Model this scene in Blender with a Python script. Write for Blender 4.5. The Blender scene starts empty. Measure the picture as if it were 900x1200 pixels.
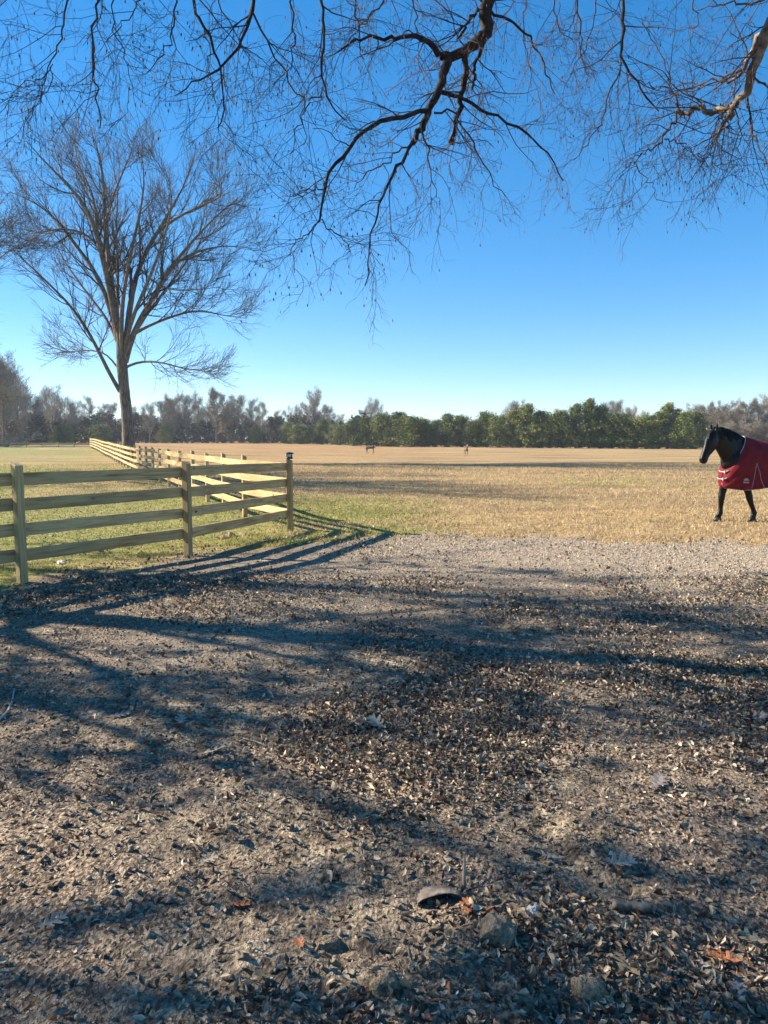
import bpy, bmesh, math, random
import numpy as np
from mathutils import Vector, Matrix
random.seed(7)
S = bpy.context.scene
COL = S.collection
R = math.radians
# ------------------------------------------------------------------ camera
F = 866.0; PITCH = R(5.68); CAMZ = 1.6
cam = bpy.data.cameras.new('camera'); camo = bpy.data.objects.new('camera', cam); COL.objects.link(camo)
camo.location = (0, 0, CAMZ); camo.rotation_euler = (R(90) - PITCH, 0, 0)
cam.sensor_fit = 'VERTICAL'; cam.sensor_height = 36; cam.lens = F / 1200 * 36
cam.clip_start = 0.05; cam.clip_end = 3000
S.camera = camo
S.render.resolution_x = 768; S.render.resolution_y = 1024
# ------------------------------------------------------------------ light
SUN_EL = R(30.5); TO_SUN = Vector((-0.962 * math.cos(SUN_EL), 0.272 * math.cos(SUN_EL), math.sin(SUN_EL)))
w = bpy.data.worlds.new('World'); S.world = w; w.use_nodes = True
nt = w.node_tree; nt.nodes.clear()
sky = nt.nodes.new('ShaderNodeTexSky'); sky.sky_type = 'NISHITA'; sky.sun_disc = False
sky.sun_elevation = SUN_EL; sky.sun_rotation = math.atan2(TO_SUN.x, TO_SUN.y)
sky.altitude = 0; sky.air_density = 0.7; sky.dust_density = 0.0; sky.ozone_density = 2.1
hs = nt.nodes.new('ShaderNodeHueSaturation'); hs.inputs['Saturation'].default_value = 1.66; hs.inputs['Hue'].default_value = 0.501
bg = nt.nodes.new('ShaderNodeBackground'); bg.inputs[1].default_value = 0.128
wo = nt.nodes.new('ShaderNodeOutputWorld')
gm_ = nt.nodes.new('ShaderNodeGamma'); gm_.inputs[1].default_value = 0.70
nt.links.new(sky.outputs[0], gm_.inputs[0]); nt.links.new(gm_.outputs[0], hs.inputs['Color']); nt.links.new(hs.outputs[0], bg.inputs[0]); nt.links.new(bg.outputs[0], wo.inputs[0])
sl = bpy.data.lights.new('sun', 'SUN'); sl.energy = 5.0; sl.angle = R(0.53); sl.color = (1, 0.89, 0.74)
so = bpy.data.objects.new('sun', sl); COL.objects.link(so)
so.rotation_euler = TO_SUN.to_track_quat('Z', 'Y').to_euler()
S.view_settings.view_transform = 'Standard'; S.view_settings.look = 'None'
S.view_settings.exposure = 1.45; S.view_settings.gamma = 1.0
S.cycles.volume_bounces = 0; S.cycles.sample_clamp_indirect = 4; S.cycles.sample_clamp_direct = 12
# ------------------------------------------------------------------ helpers
rng = np.random.default_rng(11)
def W(px, py, Y):
    """world point where the sight line of a photo pixel meets the plane y = Y"""
    u = (px - 450) / F; v = (600 - py) / F
    dy = math.cos(PITCH) + v * math.sin(PITCH); dz = -math.sin(PITCH) + v * math.cos(PITCH)
    s = Y / dy
    return Vector((u * s, Y, CAMZ + dz * s))
def G(px, py):
    """ground point under a photo pixel"""
    Y = 5.0
    for _ in range(40):
        p = W(px, py, Y); z = float(ground_z(np.array([p.x]), np.array([Y]), micro=False)[0])
        slope = (p.z - CAMZ) / Y
        Y = 0.5 * Y + 0.5 * (z - CAMZ) / slope
    p = W(px, py, Y); return Vector((p.x, Y, gz(p.x, Y)))
def hash2(i, j, s):
    n = (i.astype(np.int64) * 374761393 + j.astype(np.int64) * 668265263 + s * 1442695041) & 0x7fffffff
    n = ((n ^ (n >> 13)) * 1274126177) & 0x7fffffff
    n = (n ^ (n >> 16)) & 0xffffff
    return n / float(0xffffff)
def vnoise(x, y, s=0):
    i = np.floor(x); j = np.floor(y); fx = x - i; fy = y - j
    fx = fx * fx * (3 - 2 * fx); fy = fy * fy * (3 - 2 * fy)
    a = hash2(i, j, s); b = hash2(i + 1, j, s); c = hash2(i, j + 1, s); d = hash2(i + 1, j + 1, s)
    return (a * (1 - fx) + b * fx) * (1 - fy) + (c * (1 - fx) + d * fx) * fy
def fbm(x, y, s=0, o=4):
    t = 0; a = 0.5
    for k in range(o):
        t = t + a * vnoise(x, y, s + k * 17); x = x * 2.03 + 5.1; y = y * 2.03 + 1.7; a *= 0.5
    return t / (1 - 0.5 ** o)
def ss(a, b, x):
    t = np.clip((x - a) / (b - a), 0, 1); return t * t * (3 - 2 * t)
# where dirt gives way to grass, as a line y(x)
BX = [-60, -12, -7, -4.3, -2.75, -1.2, 0.5, 3.6, 6, 30, 80]
BY = [-70, -7, 2.2, 7.4, 9.6, 12.2, 12.75, 12.15, 11.3, 7, 0]
def edge_d(x, y):
    return y - np.interp(x, BX, BY)
def ground_z(x, y, micro=True):
    z = 0.45 * ss(24, 100, y) * ss(4, -34, x) - 0.28 * ss(50, 135, y) * ss(-15, 55, x) - 0.07 * ss(9.5, 13.2, y) * ss(12, 2, x)
    z = z + 0.06 * (vnoise(x / 7, y / 7, 3) - 0.5) * ss(16, 40, y)
    if micro:
        near = ss(9, 3.5, y) * ss(14, 5, np.abs(x))
        dirt = ss(0.4, -0.6, edge_d(x, y))
        n1 = fbm(x * 1.7, y * 1.7, 5, 3) - 0.5
        n2 = fbm(x * 6, y * 6, 9, 3); n3 = fbm(x * 19, y * 19, 21, 3)
        clod = np.abs(n2 - 0.5) * 2
        z = z + dirt * (n1 * 0.07 * near + (0.5 - clod) * (0.022 + .022 * ss(3.6, 2.2, y)) * near + (n3 - 0.5) * 0.026 * ss(6.5, 2.6, y) * ss(8, 4, np.abs(x)) + (n2 - .5) * 0.012)
        z = z + (1 - dirt) * (fbm(x * 1.3, y * 1.3, 31, 3) - 0.5) * 0.07 * ss(80, 20, y)
    return z
def gz(x, y): return float(ground_z(np.array([float(x)]), np.array([float(y)]))[0])

def mesh_np(name, verts, faces, mat=None, smooth=False, col=None, parent=None, link=True):
    """faces: (n,3) or (n,4) index array (or list of several such arrays)"""
    me = bpy.data.meshes.new(name)
    fl = faces if isinstance(faces, list) else [faces]
    verts = np.asarray(verts, dtype=np.float32)
    me.vertices.add(len(verts)); me.vertices.foreach_set('co', verts.ravel())
    idx = np.concatenate([f.ravel() for f in fl]).astype(np.int32)
    tot = np.concatenate([np.full(len(f), f.shape[1]) for f in fl])
    st = np.concatenate([[0], np.cumsum(tot)[:-1]]).astype(np.int32)
    me.loops.add(len(idx)); me.loops.foreach_set('vertex_index', idx)
    me.polygons.add(len(tot)); me.polygons.foreach_set('loop_start', st)
    me.update(calc_edges=True); me.validate()
    if smooth: me.shade_smooth()
    if col is not None:
        a = me.color_attributes.new('col', 'FLOAT_COLOR', 'POINT')
        c = np.ones((len(verts), 4), dtype=np.float32); c[:, :col.shape[1]] = col
        a.data.foreach_set('color', c.ravel())
    if mat: me.materials.append(mat)
    if not link: return me
    o = bpy.data.objects.new(name, me); COL.objects.link(o)
    if parent: o.parent = parent
    return o
def obj(name, me, parent=None, loc=None):
    o = bpy.data.objects.new(name, me); COL.objects.link(o)
    if parent: o.parent = parent
    if loc is not None: o.location = loc
    return o
def tag(o, label=None, cat=None, group=None, kind=None):
    if label: o['label'] = label
    if cat: o['category'] = cat
    if group: o['group'] = group
    if kind: o['kind'] = kind
    return o
def empty(name, loc, rz=0):
    o = bpy.data.objects.new(name, None); COL.objects.link(o); o.location = loc; o.rotation_euler = (0, 0, rz)
    o.empty_display_size = 0.2; return o
def copy_tree(o, parent=None):
    c = o.copy(); COL.objects.link(c)
    if parent: c.parent = parent
    for ch in list(o.children): copy_tree(ch, c)
    return c
# ------------------------------------------------------------------ materials
def new_mat(name):
    m = bpy.data.materials.new(name); m.use_nodes = True
    n = m.node_tree.nodes; b = n['Principled BSDF']; return m, m.node_tree, b
def N(t, typ, **kw):
    n = t.nodes.new(typ)
    for k, v in kw.items():
        if k in n.inputs.keys() if hasattr(n.inputs, 'keys') else False: n.inputs[k].default_value = v
        else: setattr(n, k, v)
    return n
def ramp(t, stops):
    r = t.nodes.new('ShaderNodeValToRGB'); e = r.color_ramp.elements
    while len(e) < len(stops): e.new(0.5)
    for i, (p, c) in enumerate(stops): e[i].position = p; e[i].color = (*c, 1)
    return r
def noise_mat(name, stops, scale=(1, 1, 1), nscale=5, detail=6, rough=0.8, bump=0.3, bdist=0.01, rand=0.0, spec=0.3, colattr=False, sheen=0):
    m, t, b = new_mat(name)
    tc = t.nodes.new('ShaderNodeTexCoord'); mp = t.nodes.new('ShaderNodeMapping'); mp.inputs['Scale'].default_value = scale
    no = t.nodes.new('ShaderNodeTexNoise'); no.inputs['Scale'].default_value = nscale; no.inputs['Detail'].default_value = detail
    t.links.new(tc.outputs['Object'], mp.inputs[0]); t.links.new(mp.outputs[0], no.inputs['Vector'])
    rp = ramp(t, stops); t.links.new(no.outputs[0], rp.inputs[0])
    out = rp.outputs[0]
    if colattr:
        a = t.nodes.new('ShaderNodeAttribute'); a.attribute_name = 'col'
        mx = t.nodes.new('ShaderNodeMix'); mx.data_type = 'RGBA'; mx.blend_type = 'MULTIPLY'; mx.inputs[0].default_value = 1
        t.links.new(out, mx.inputs[6]); t.links.new(a.outputs['Color'], mx.inputs[7]); out = mx.outputs[2]
    if rand > 0:
        oi = t.nodes.new('ShaderNodeObjectInfo'); mr = t.nodes.new('ShaderNodeMapRange')
        mr.inputs['To Min'].default_value = 1 - rand; mr.inputs['To Max'].default_value = 1 + rand
        t.links.new(oi.outputs['Random'], mr.inputs[0])
        h = t.nodes.new('ShaderNodeHueSaturation'); t.links.new(mr.outputs[0], h.inputs['Value']); t.links.new(out, h.inputs['Color']); out = h.outputs[0]
        mr2 = t.nodes.new('ShaderNodeMapRange'); mr2.inputs['To Min'].default_value = 0.5 + rand * .05; mr2.inputs['To Max'].default_value = 0.5 - rand * .05
        t.links.new(oi.outputs['Random'], mr2.inputs[0]); t.links.new(mr2.outputs[0], h.inputs['Hue'])
    t.links.new(out, b.inputs['Base Color'])
    b.inputs['Roughness'].default_value = rough; b.inputs['Specular IOR Level'].default_value = spec
    if bump > 0:
        bp = t.nodes.new('ShaderNodeBump'); bp.inputs['Strength'].default_value = bump; bp.inputs['Distance'].default_value = bdist
        t.links.new(no.outputs[0], bp.inputs['Height']); t.links.new(bp.outputs[0], b.inputs['Normal'])
    return m
def wood_mat():
    m, t, b = new_mat('pine_wood')
    tc = t.nodes.new('ShaderNodeTexCoord'); oi = t.nodes.new('ShaderNodeObjectInfo')
    add = t.nodes.new('ShaderNodeVectorMath'); add.operation = 'ADD'
    sc = t.nodes.new('ShaderNodeVectorMath'); sc.operation = 'SCALE'; sc.inputs['Scale'].default_value = 40
    cm = t.nodes.new('ShaderNodeCombineXYZ')
    t.links.new(oi.outputs['Random'], cm.inputs[0]); t.links.new(oi.outputs['Random'], cm.inputs[2]); t.links.new(cm.outputs[0], sc.inputs[0])
    t.links.new(tc.outputs['Object'], add.inputs[0]); t.links.new(sc.outputs[0], add.inputs[1])
    mp = t.nodes.new('ShaderNodeMapping'); mp.inputs['Scale'].default_value = (0.9, 14, 14); t.links.new(add.outputs[0], mp.inputs[0])
    n1 = t.nodes.new('ShaderNodeTexNoise'); n1.inputs['Scale'].default_value = 2.2; n1.inputs['Detail'].default_value = 7; n1.inputs['Distortion'].default_value = 0.6
    t.links.new(mp.outputs[0], n1.inputs['Vector'])
    rp = ramp(t, [(0.28, (0.22, 0.14, 0.07)), (0.45, (0.46, 0.32, 0.142)), (0.6, (0.62, 0.465, 0.215)), (0.8, (0.38, 0.275, 0.135))])
    t.links.new(n1.outputs[0], rp.inputs[0])
    n2 = t.nodes.new('ShaderNodeTexNoise'); n2.inputs['Scale'].default_value = 1.6; n2.inputs['Detail'].default_value = 3
    t.links.new(add.outputs[0], n2.inputs['Vector'])
    mx = t.nodes.new('ShaderNodeMix'); mx.data_type = 'RGBA'
    r2 = ramp(t, [(0.4, (0, 0, 0)), (0.7, (0.55, 0.55, 0.55))]); t.links.new(n2.outputs[0], r2.inputs[0]); t.links.new(r2.outputs[0], mx.inputs[0])
    t.links.new(rp.outputs[0], mx.inputs[6]); mx.inputs[7].default_value = (0.33, 0.25, 0.125, 1)
    # knots
    vo = t.nodes.new('ShaderNodeTexVoronoi'); vo.inputs['Scale'].default_value = 1.0
    mp2 = t.nodes.new('ShaderNodeMapping'); mp2.inputs['Scale'].default_value = (2.2, 5, 5); t.links.new(add.outputs[0], mp2.inputs[0]); t.links.new(mp2.outputs[0], vo.inputs['Vector'])
    r3 = ramp(t, [(0.05, (1, 1, 1)), (0.11, (0, 0, 0))]); t.links.new(vo.outputs['Distance'], r3.inputs[0])
    mx2 = t.nodes.new('ShaderNodeMix'); mx2.data_type = 'RGBA'; t.links.new(r3.outputs[0], mx2.inputs[0]); t.links.new(mx.outputs[2], mx2.inputs[6]); mx2.inputs[7].default_value = (0.12, 0.065, 0.03, 1)
    h = t.nodes.new('ShaderNodeHueSaturation'); mr = t.nodes.new('ShaderNodeMapRange'); mr.inputs['To Min'].default_value = 0.78; mr.inputs['To Max'].default_value = 1.2
    t.links.new(oi.outputs['Random'], mr.inputs[0]); t.links.new(mr.outputs[0], h.inputs['Value']); t.links.new(mx2.outputs[2], h.inputs['Color'])
    t.links.new(h.outputs[0], b.inputs['Base Color']); b.inputs['Roughness'].default_value = 0.75; b.inputs['Specular IOR Level'].default_value = 0.25
    bp = t.nodes.new('ShaderNodeBump'); bp.inputs['Strength'].default_value = 0.35; bp.inputs['Distance'].default_value = 0.004
    t.links.new(n1.outputs[0], bp.inputs['Height']); t.links.new(bp.outputs[0], b.inputs['Normal'])
    return m
M = {}
M['wood'] = wood_mat()
M['bark'] = noise_mat('grey_bark', [(0.3, (0.06, 0.048, 0.038)), (0.55, (0.19, 0.16, 0.13)), (0.75, (0.30, 0.26, 0.215))], (6, 6, 1.2), 2.2, 8, 0.9, 0.8, 0.03)
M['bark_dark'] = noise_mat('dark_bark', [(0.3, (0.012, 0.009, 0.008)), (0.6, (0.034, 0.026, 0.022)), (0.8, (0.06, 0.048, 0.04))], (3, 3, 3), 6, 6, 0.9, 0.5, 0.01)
M['bark_pale'] = noise_mat('peeling_bark', [(0.32, (0.05, 0.036, 0.027)), (0.5, (0.19, 0.145, 0.105)), (0.75, (0.33, 0.27, 0.20))], (3, 3, 3), 5, 7, 0.85, 0.7, 0.01)
M['twig'] = noise_mat('twigs', [(0.3, (0.04, 0.026, 0.021)), (0.7, (0.09, 0.06, 0.047))], (1, 1, 1), 2, 2, 0.85, 0)
M['twig_hero'] = noise_mat('old_tree_twigs', [(0.3, (0.03, 0.026, 0.023)), (0.7, (0.065, 0.056, 0.047))], (1, 1, 1), 2, 2, 0.85, 0)
M['twig_far'] = noise_mat('far_twigs', [(0.3, (0.17, 0.155, 0.125)), (0.7, (0.32, 0.29, 0.235))], (1, 1, 1), 0.6, 3, 0.9, 0, rand=0.25)
M['pod'] = noise_mat('seed_pods', [(0.3, (0.05, 0.028, 0.02)), (0.7, (0.12, 0.065, 0.04))], (1, 1, 1), 3, 2, 0.8, 0)
M['cedar'] = noise_mat('cedar_foliage', [(0.3, (0.07, 0.095, 0.025)), (0.5, (0.14, 0.175, 0.042)), (0.72, (0.27, 0.27, 0.07))], (1, 1, 1), 0.9, 4, 0.75, 0, rand=0.35)
M['brown_leaf'] = noise_mat('dry_foliage', [(0.3, (0.10, 0.075, 0.04)), (0.6, (0.21, 0.155, 0.075)), (0.8, (0.17, 0.155, 0.065))], (1, 1, 1), 0.5, 4, 0.8, 0, rand=0.2)
M['shade_leaf'] = noise_mat('oak_foliage', [(0.3, (0.05, 0.05, 0.02)), (0.7, (0.12, 0.09, 0.04))], (1, 1, 1), 0.7, 3, 0.8, 0)
def vc_mat(name, rough=0.7, spec=0.3, trans=0.0, nscale=30, amt=0.3):
    m, t, b = new_mat(name)
    a = t.nodes.new('ShaderNodeAttribute'); a.attribute_name = 'col'
    tc = t.nodes.new('ShaderNodeTexCoord'); no = t.nodes.new('ShaderNodeTexNoise'); no.inputs['Scale'].default_value = nscale; t.links.new(tc.outputs['Object'], no.inputs['Vector'])
    mr = t.nodes.new('ShaderNodeMapRange'); mr.inputs['To Min'].default_value = 1 - amt; mr.inputs['To Max'].default_value = 1 + amt; mr.inputs['From Min'].default_value = .3; mr.inputs['From Max'].default_value = .7
    t.links.new(no.outputs[0], mr.inputs[0]); h = t.nodes.new('ShaderNodeHueSaturation'); t.links.new(mr.outputs[0], h.inputs['Value']); t.links.new(a.outputs['Color'], h.inputs['Color'])
    t.links.new(h.outputs[0], b.inputs['Base Color']); b.inputs['Roughness'].default_value = rough; b.inputs['Specular IOR Level'].default_value = spec
    if trans:
        tr = t.nodes.new('ShaderNodeBsdfTranslucent'); ms = t.nodes.new('ShaderNodeMixShader'); ms.inputs[0].default_value = trans
        t.links.new(h.outputs[0], tr.inputs[0]); t.links.new(b.outputs[0], ms.inputs[1]); t.links.new(tr.outputs[0], ms.inputs[2])
        t.links.new(ms.outputs[0], t.nodes['Material Output'].inputs[0])
    return m
M['litter'] = vc_mat('dry_leaves', 0.55, 0.4, 0.12)
M['grass'] = vc_mat('grass_blades', 0.7, 0.2, 0.3, 2, .2)
M['stone'] = vc_mat('gravel_stones', 0.85, 0.3)
M['far_leaf'] = vc_mat('far_wood_foliage', 0.85, 0.1, 0, 0.3, .35)

# ------------------------------------------------------------------ ground
def ground_mat():
    m, t, b = new_mat('ground_soil_and_grass')
    L = t.links.new
    a = t.nodes.new('ShaderNodeAttribute'); a.attribute_name = 'col'
    tc = t.nodes.new('ShaderNodeTexCoord'); geo = tc.outputs['Object']
    def noise(sc, det=5, scale3=None, dist=0):
        n = t.nodes.new('ShaderNodeTexNoise'); n.inputs['Scale'].default_value = sc; n.inputs['Detail'].default_value = det; n.inputs['Distortion'].default_value = dist
        if scale3:
            mp = t.nodes.new('ShaderNodeMapping'); mp.inputs['Scale'].default_value = scale3; L(geo, mp.inputs[0]); L(mp.outputs[0], n.inputs['Vector'])
        else: L(geo, n.inputs['Vector'])
        return n
    def mix(f, c1, c2, blend='MIX', fac=None):
        x = t.nodes.new('ShaderNodeMix'); x.data_type = 'RGBA'; x.blend_type = blend
        if f is not None: L(f, x.inputs[0])
        if fac is not None: x.inputs[0].default_value = fac
        for s, c in ((6, c1), (7, c2)):
            if isinstance(c, tuple): x.inputs[s].default_value = (*c, 1)
            else: L(c, x.inputs[s])
        return x.outputs[2]
    fine = noise(55, 6); mid = noise(9, 6); big = noise(1.1, 5); crumbs = noise(140, 4)
    # soil: dusty tan with darker damp parts
    soil = ramp(t, [(0.32, (0.10, 0.078, 0.057)), (0.5, (0.27, 0.215, 0.15)), (0.68, (0.54, 0.43, 0.29))]); L(mid.outputs[0], soil.inputs[0])
    soil2 = ramp(t, [(0.38, (0.3, 0.3, 0.3)), (0.6, (1.2, 1.2, 1.2))]); L(fine.outputs[0], soil2.inputs[0])
    s1 = mix(None, soil.outputs[0], soil2.outputs[0], 'MULTIPLY', 1.0)
    # crushed leaf litter pattern
    vo = t.nodes.new('ShaderNodeTexVoronoi'); vo.inputs['Scale'].default_value = 90
    mpv = t.nodes.new('ShaderNodeMapping'); mpv.inputs['Scale'].default_value = (1, 0.75, 1); L(geo, mpv.inputs[0]); L(mpv.outputs[0], vo.inputs['Vector'])
    sep = t.nodes.new('ShaderNodeSeparateColor'); L(vo.outputs['Color'], sep.inputs[0])
    lit = ramp(t, [(0.0, (0.05, 0.037, 0.028)), (0.35, (0.13, 0.098, 0.07)), (0.65, (0.24, 0.18, 0.126)), (1.0, (0.40, 0.32, 0.225))]); L(sep.outputs[0], lit.inputs[0])
    lf = ramp(t, [(0.42, (0, 0, 0)), (0.56, (1, 1, 1))]); L(big.outputs[0], lf.inputs[0])
    dirt = mix(lf.outputs[0], s1, lit.outputs[0])
    # gravel
    vg = t.nodes.new('ShaderNodeTexVoronoi'); vg.inputs['Scale'].default_value = 45; L(geo, vg.inputs['Vector'])
    sg = t.nodes.new('ShaderNodeSeparateColor'); L(vg.outputs['Color'], sg.inputs[0])
    gr = ramp(t, [(0.0, (0.17, 0.13, 0.09)), (0.5, (0.34, 0.27, 0.19)), (1.0, (0.54, 0.45, 0.33))]); L(sg.outputs[0], gr.inputs[0])
    sepa = t.nodes.new('ShaderNodeSeparateColor'); L(a.outputs['Color'], sepa.inputs[0])   # R grass, G green, B gravel
    d2 = mix(sepa.outputs[2], dirt, gr.outputs[0])
    # grass colours
    gn = noise(0.35, 7, (1, 2.2, 1)); gf = noise(6, 8, (1, 1.6, 1)); gs = noise(0.10, 5, (1, 5, 1)); gff = noise(26, 5, (1, .6, 1))
    tan = ramp(t, [(0.30, (0.20, 0.135, 0.07)), (0.47, (0.39, 0.275, 0.135)), (0.62, (0.51, 0.385, 0.21)), (0.8, (0.46, 0.36, 0.17))]); L(gf.outputs[0], tan.inputs[0])
    red = ramp(t, [(0.36, (0.62, 0.54, 0.52)), (0.5, (.96, .93, .90)), (0.62, (1.16, 1.12, 1.0))]); L(gs.outputs[0], red.inputs[0])
    tan2 = mix(None, tan.outputs[0], red.outputs[0], 'MULTIPLY', 1.0)
    far = t.nodes.new('ShaderNodeAttribute'); far.attribute_name = 'far'
    tan3 = mix(far.outputs['Fac'], tan2, mix(None, tan2, (1.0, 0.82, 0.68), 'MULTIPLY', 1.0))
    green = ramp(t, [(0.3, (0.13, 0.13, 0.035)), (0.5, (0.25, 0.25, 0.075)), (0.64, (0.37, 0.33, 0.12)), (0.8, (0.48, 0.39, 0.18))]); L(gf.outputs[0], green.inputs[0])
    gm = t.nodes.new('ShaderNodeMath'); gm.operation = 'MULTIPLY_ADD'; L(gn.outputs[0], gm.inputs[0]); gm.inputs[1].default_value = 1.6; gm.inputs[2].default_value = -0.8
    ga = t.nodes.new('ShaderNodeMath'); ga.operation = 'ADD'; ga.use_clamp = True; L(gm.outputs[0], ga.inputs[0]); L(sepa.outputs[1], ga.inputs[1])
    gcl = t.nodes.new('ShaderNodeMath'); gcl.operation = 'MULTIPLY'; L(ga.outputs[0], gcl.inputs[0]); 
    gr2 = ramp(t, [(0.0, (0, 0, 0)), (0.15, (1, 1, 1))]); L(sepa.outputs[1], gr2.inputs[0]); L(gr2.outputs[0], gcl.inputs[1])
    gcol = mix(gcl.outputs[0], tan3, green.outputs[0])
    gsh = ramp(t, [(0.35, (0.62, 0.62, 0.62)), (0.6, (1.1, 1.1, 1.1))]); L(gff.outputs[0], gsh.inputs[0])
    gcol = mix(None, gcol, gsh.outputs[0], 'MULTIPLY', 1.0)
    gfac = t.nodes.new('ShaderNodeMath'); gfac.operation = 'MULTIPLY_ADD'; L(fine.outputs[0], gfac.inputs[0]); gfac.inputs[1].default_value = 0.8; gfac.inputs[2].default_value = -0.4
    gadd = t.nodes.new('ShaderNodeMath'); gadd.operation = 'ADD'; gadd.use_clamp = True; L(gfac.outputs[0], gadd.inputs[0]); L(sepa.outputs[0], gadd.inputs[1])
    grp = ramp(t, [(0.4, (0, 0, 0)), (0.6, (1, 1, 1))]); L(gadd.outputs[0], grp.inputs[0])
    fin = mix(grp.outputs[0], d2, gcol)
    L(fin, b.inputs['Base Color']); b.inputs['Roughness'].default_value = 0.95; b.inputs['Specular IOR Level'].default_value = 0.15
    hs_ = t.nodes.new('ShaderNodeMath'); hs_.operation = 'MULTIPLY_ADD'; L(crumbs.outputs[0], hs_.inputs[0]); hs_.inputs[1].default_value = 0.35; L(fine.outputs[0], hs_.inputs[2])
    hs2 = t.nodes.new('ShaderNodeMath'); hs2.operation = 'MULTIPLY_ADD'; L(sep.outputs[0], hs2.inputs[0]); hs2.inputs[1].default_value = 0.4; L(hs_.outputs[0], hs2.inputs[2])
    hs3 = t.nodes.new('ShaderNodeMath'); hs3.operation = 'MULTIPLY_ADD'; L(gf.outputs[0], hs3.inputs[0]); hs3.inputs[1].default_value = 1.5; L(hs2.outputs[0], hs3.inputs[2])
    bp = t.nodes.new('ShaderNodeBump'); bp.inputs['Strength'].default_value = 0.7; bp.inputs['Distance'].default_value = 0.03; L(hs3.outputs[0], bp.inputs['Height']); L(bp.outputs[0], b.inputs['Normal'])
    return m
def zones(x, y):
    e = edge_d(x, y) + (fbm(x * 1.1, y * 1.1, 41, 3) - .5) * 2.6
    grass = ss(-1.1, 1.0, e)
    fx = fence_x(y)          # x of back fence line for a given y
    padd = ss(1.0, -0.6, x - fx)
    corner = ss(13, 15.5, y) * ss(24, 18, y) * ss(2.2, -.8, x + .8 * (fbm(x, y, 12, 2) - .5)) * 0.7
    front = ss(3.0, 0.3, e) * ss(2.5, -0.5, x) * 0.62
    patch = ss(0.44, 0.62, fbm(x / 5, y / 9, 77, 3)) * 0.62
    green = np.clip(np.maximum(np.maximum(padd * 0.95 - patch, corner), front), 0, 1)
    green = np.maximum(green, 0.22 * ss(0.55, 0.7, fbm(x / 5, y / 5, 97, 3)) * ss(60, 15, y))
    # gravel lane: along the edge of the field
    gravel = 0.95 * ss(-6.5, -2.0, e + (fbm(x * .6, y * .9, 66, 3) - .5) * 3) * ss(0.2, -0.1, e) * ss(-1.8, 1.2, x) * ss(0.25, .5, fbm(x * .8, y * .8, 55, 3) + .18)
    gravel = np.maximum(gravel, 0.55 * ss(1.3, 0.2, np.abs(x - (-1.2 + 0.25 * (y - 6)))) * ss(4, 6, y) * ss(12, 9, y))
    return grass, green, gravel
def fence_x(y):
    return np.where(y < 13.4, -1.7 - (13.4 - y) * 0.44, -1.7 - (y - 13.4) * 0.4365)
def axis(fine0, fine1, step, growth, end_lo, end_hi, maxstep=30):
    v = list(np.arange(fine0, fine1, step)); s = step; x = v[-1]
    while x < end_hi: s = min(s * growth, maxstep); x += s; v.append(x)
    s = step; x = v[0]; lo = []
    while x > end_lo: s = min(s * growth, maxstep); x -= s; lo.append(x)
    return np.array(lo[::-1] + v)
def build_ground():
    xs = axis(-2.6, 2.6, 0.033, 1.048, -900, 900, 60)
    ys = axis(1.4, 5.0, 0.028, 1.024, -300, 1500, 60)
    X, Y = np.meshgrid(xs, ys); X = X.ravel(); Y = Y.ravel()
    Z = ground_z(X, Y)
    nx = len(xs); ny = len(ys)
    i = np.arange(nx - 1); j = np.arange(ny - 1); I, J = np.meshgrid(i, j); a = (J * nx + I).ravel()
    f = np.stack([a, a + 1, a + 1 + nx, a + nx], 1)
    g, gn, gv = zones(X, Y)
    o = mesh_np('ground', np.stack([X, Y, Z], 1), f, M['ground'], True, np.stack([g, gn, gv], 1))
    at = o.data.attributes.new('far', 'FLOAT', 'POINT'); at.data.foreach_set('value', (0.55 * ss(30, 110, Y) * ss(25, -12, X) * ss(-3, 3, X - fence_x(Y))).astype(np.float32))
    print('ground', nx, ny)
    return tag(o, kind='structure')
M['ground'] = ground_mat()
ground = build_ground()

# ------------------------------------------------------------------ tubes and branches (numpy batches)
def tubes(batches, sides=4):
    """batches: list of (P (m,n,3), Rr (m,n)); returns verts, quads"""
    V = []; Fc = []; base = 0
    for P, Rr in batches:
        if len(P) == 0: continue
        m, n, _ = P.shape
        sd = sides if not isinstance(sides, dict) else sides.get(n, 4)
        T = np.empty_like(P); T[:, 1:-1] = P[:, 2:] - P[:, :-2]; T[:, 0] = P[:, 1] - P[:, 0]; T[:, -1] = P[:, -1] - P[:, -2]
        T /= np.linalg.norm(T, axis=2, keepdims=True) + 1e-9
        ov = P[:, -1] - P[:, 0]; ref = np.zeros((m, 3)); k = np.argmin(np.abs(ov), axis=1); ref[np.arange(m), k] = 1
        A = np.cross(T, ref[:, None, :]); A /= np.linalg.norm(A, axis=2, keepdims=True) + 1e-9
        B = np.cross(T, A)
        th = np.arange(sd) * 2 * np.pi / sd
        ring = P[:, :, None, :] + Rr[:, :, None, None] * (A[:, :, None, :] * np.cos(th)[None, None, :, None] + B[:, :, None, :] * np.sin(th)[None, None, :, None])
        V.append(ring.reshape(-1, 3))
        mm, kk, ss_ = np.meshgrid(np.arange(m), np.arange(n - 1), np.arange(sd), indexing='ij')
        a = base + (mm * n + kk) * sd + ss_; b2 = base + (mm * n + kk) * sd + (ss_ + 1) % sd
        Fc.append(np.stack([a, b2, b2 + sd, a + sd], -1).reshape(-1, 4))
        base += m * n * sd
    return np.concatenate(V), np.concatenate(Fc)
def norm(v): return v / (np.linalg.norm(v, axis=-1, keepdims=True) + 1e-9)
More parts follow.
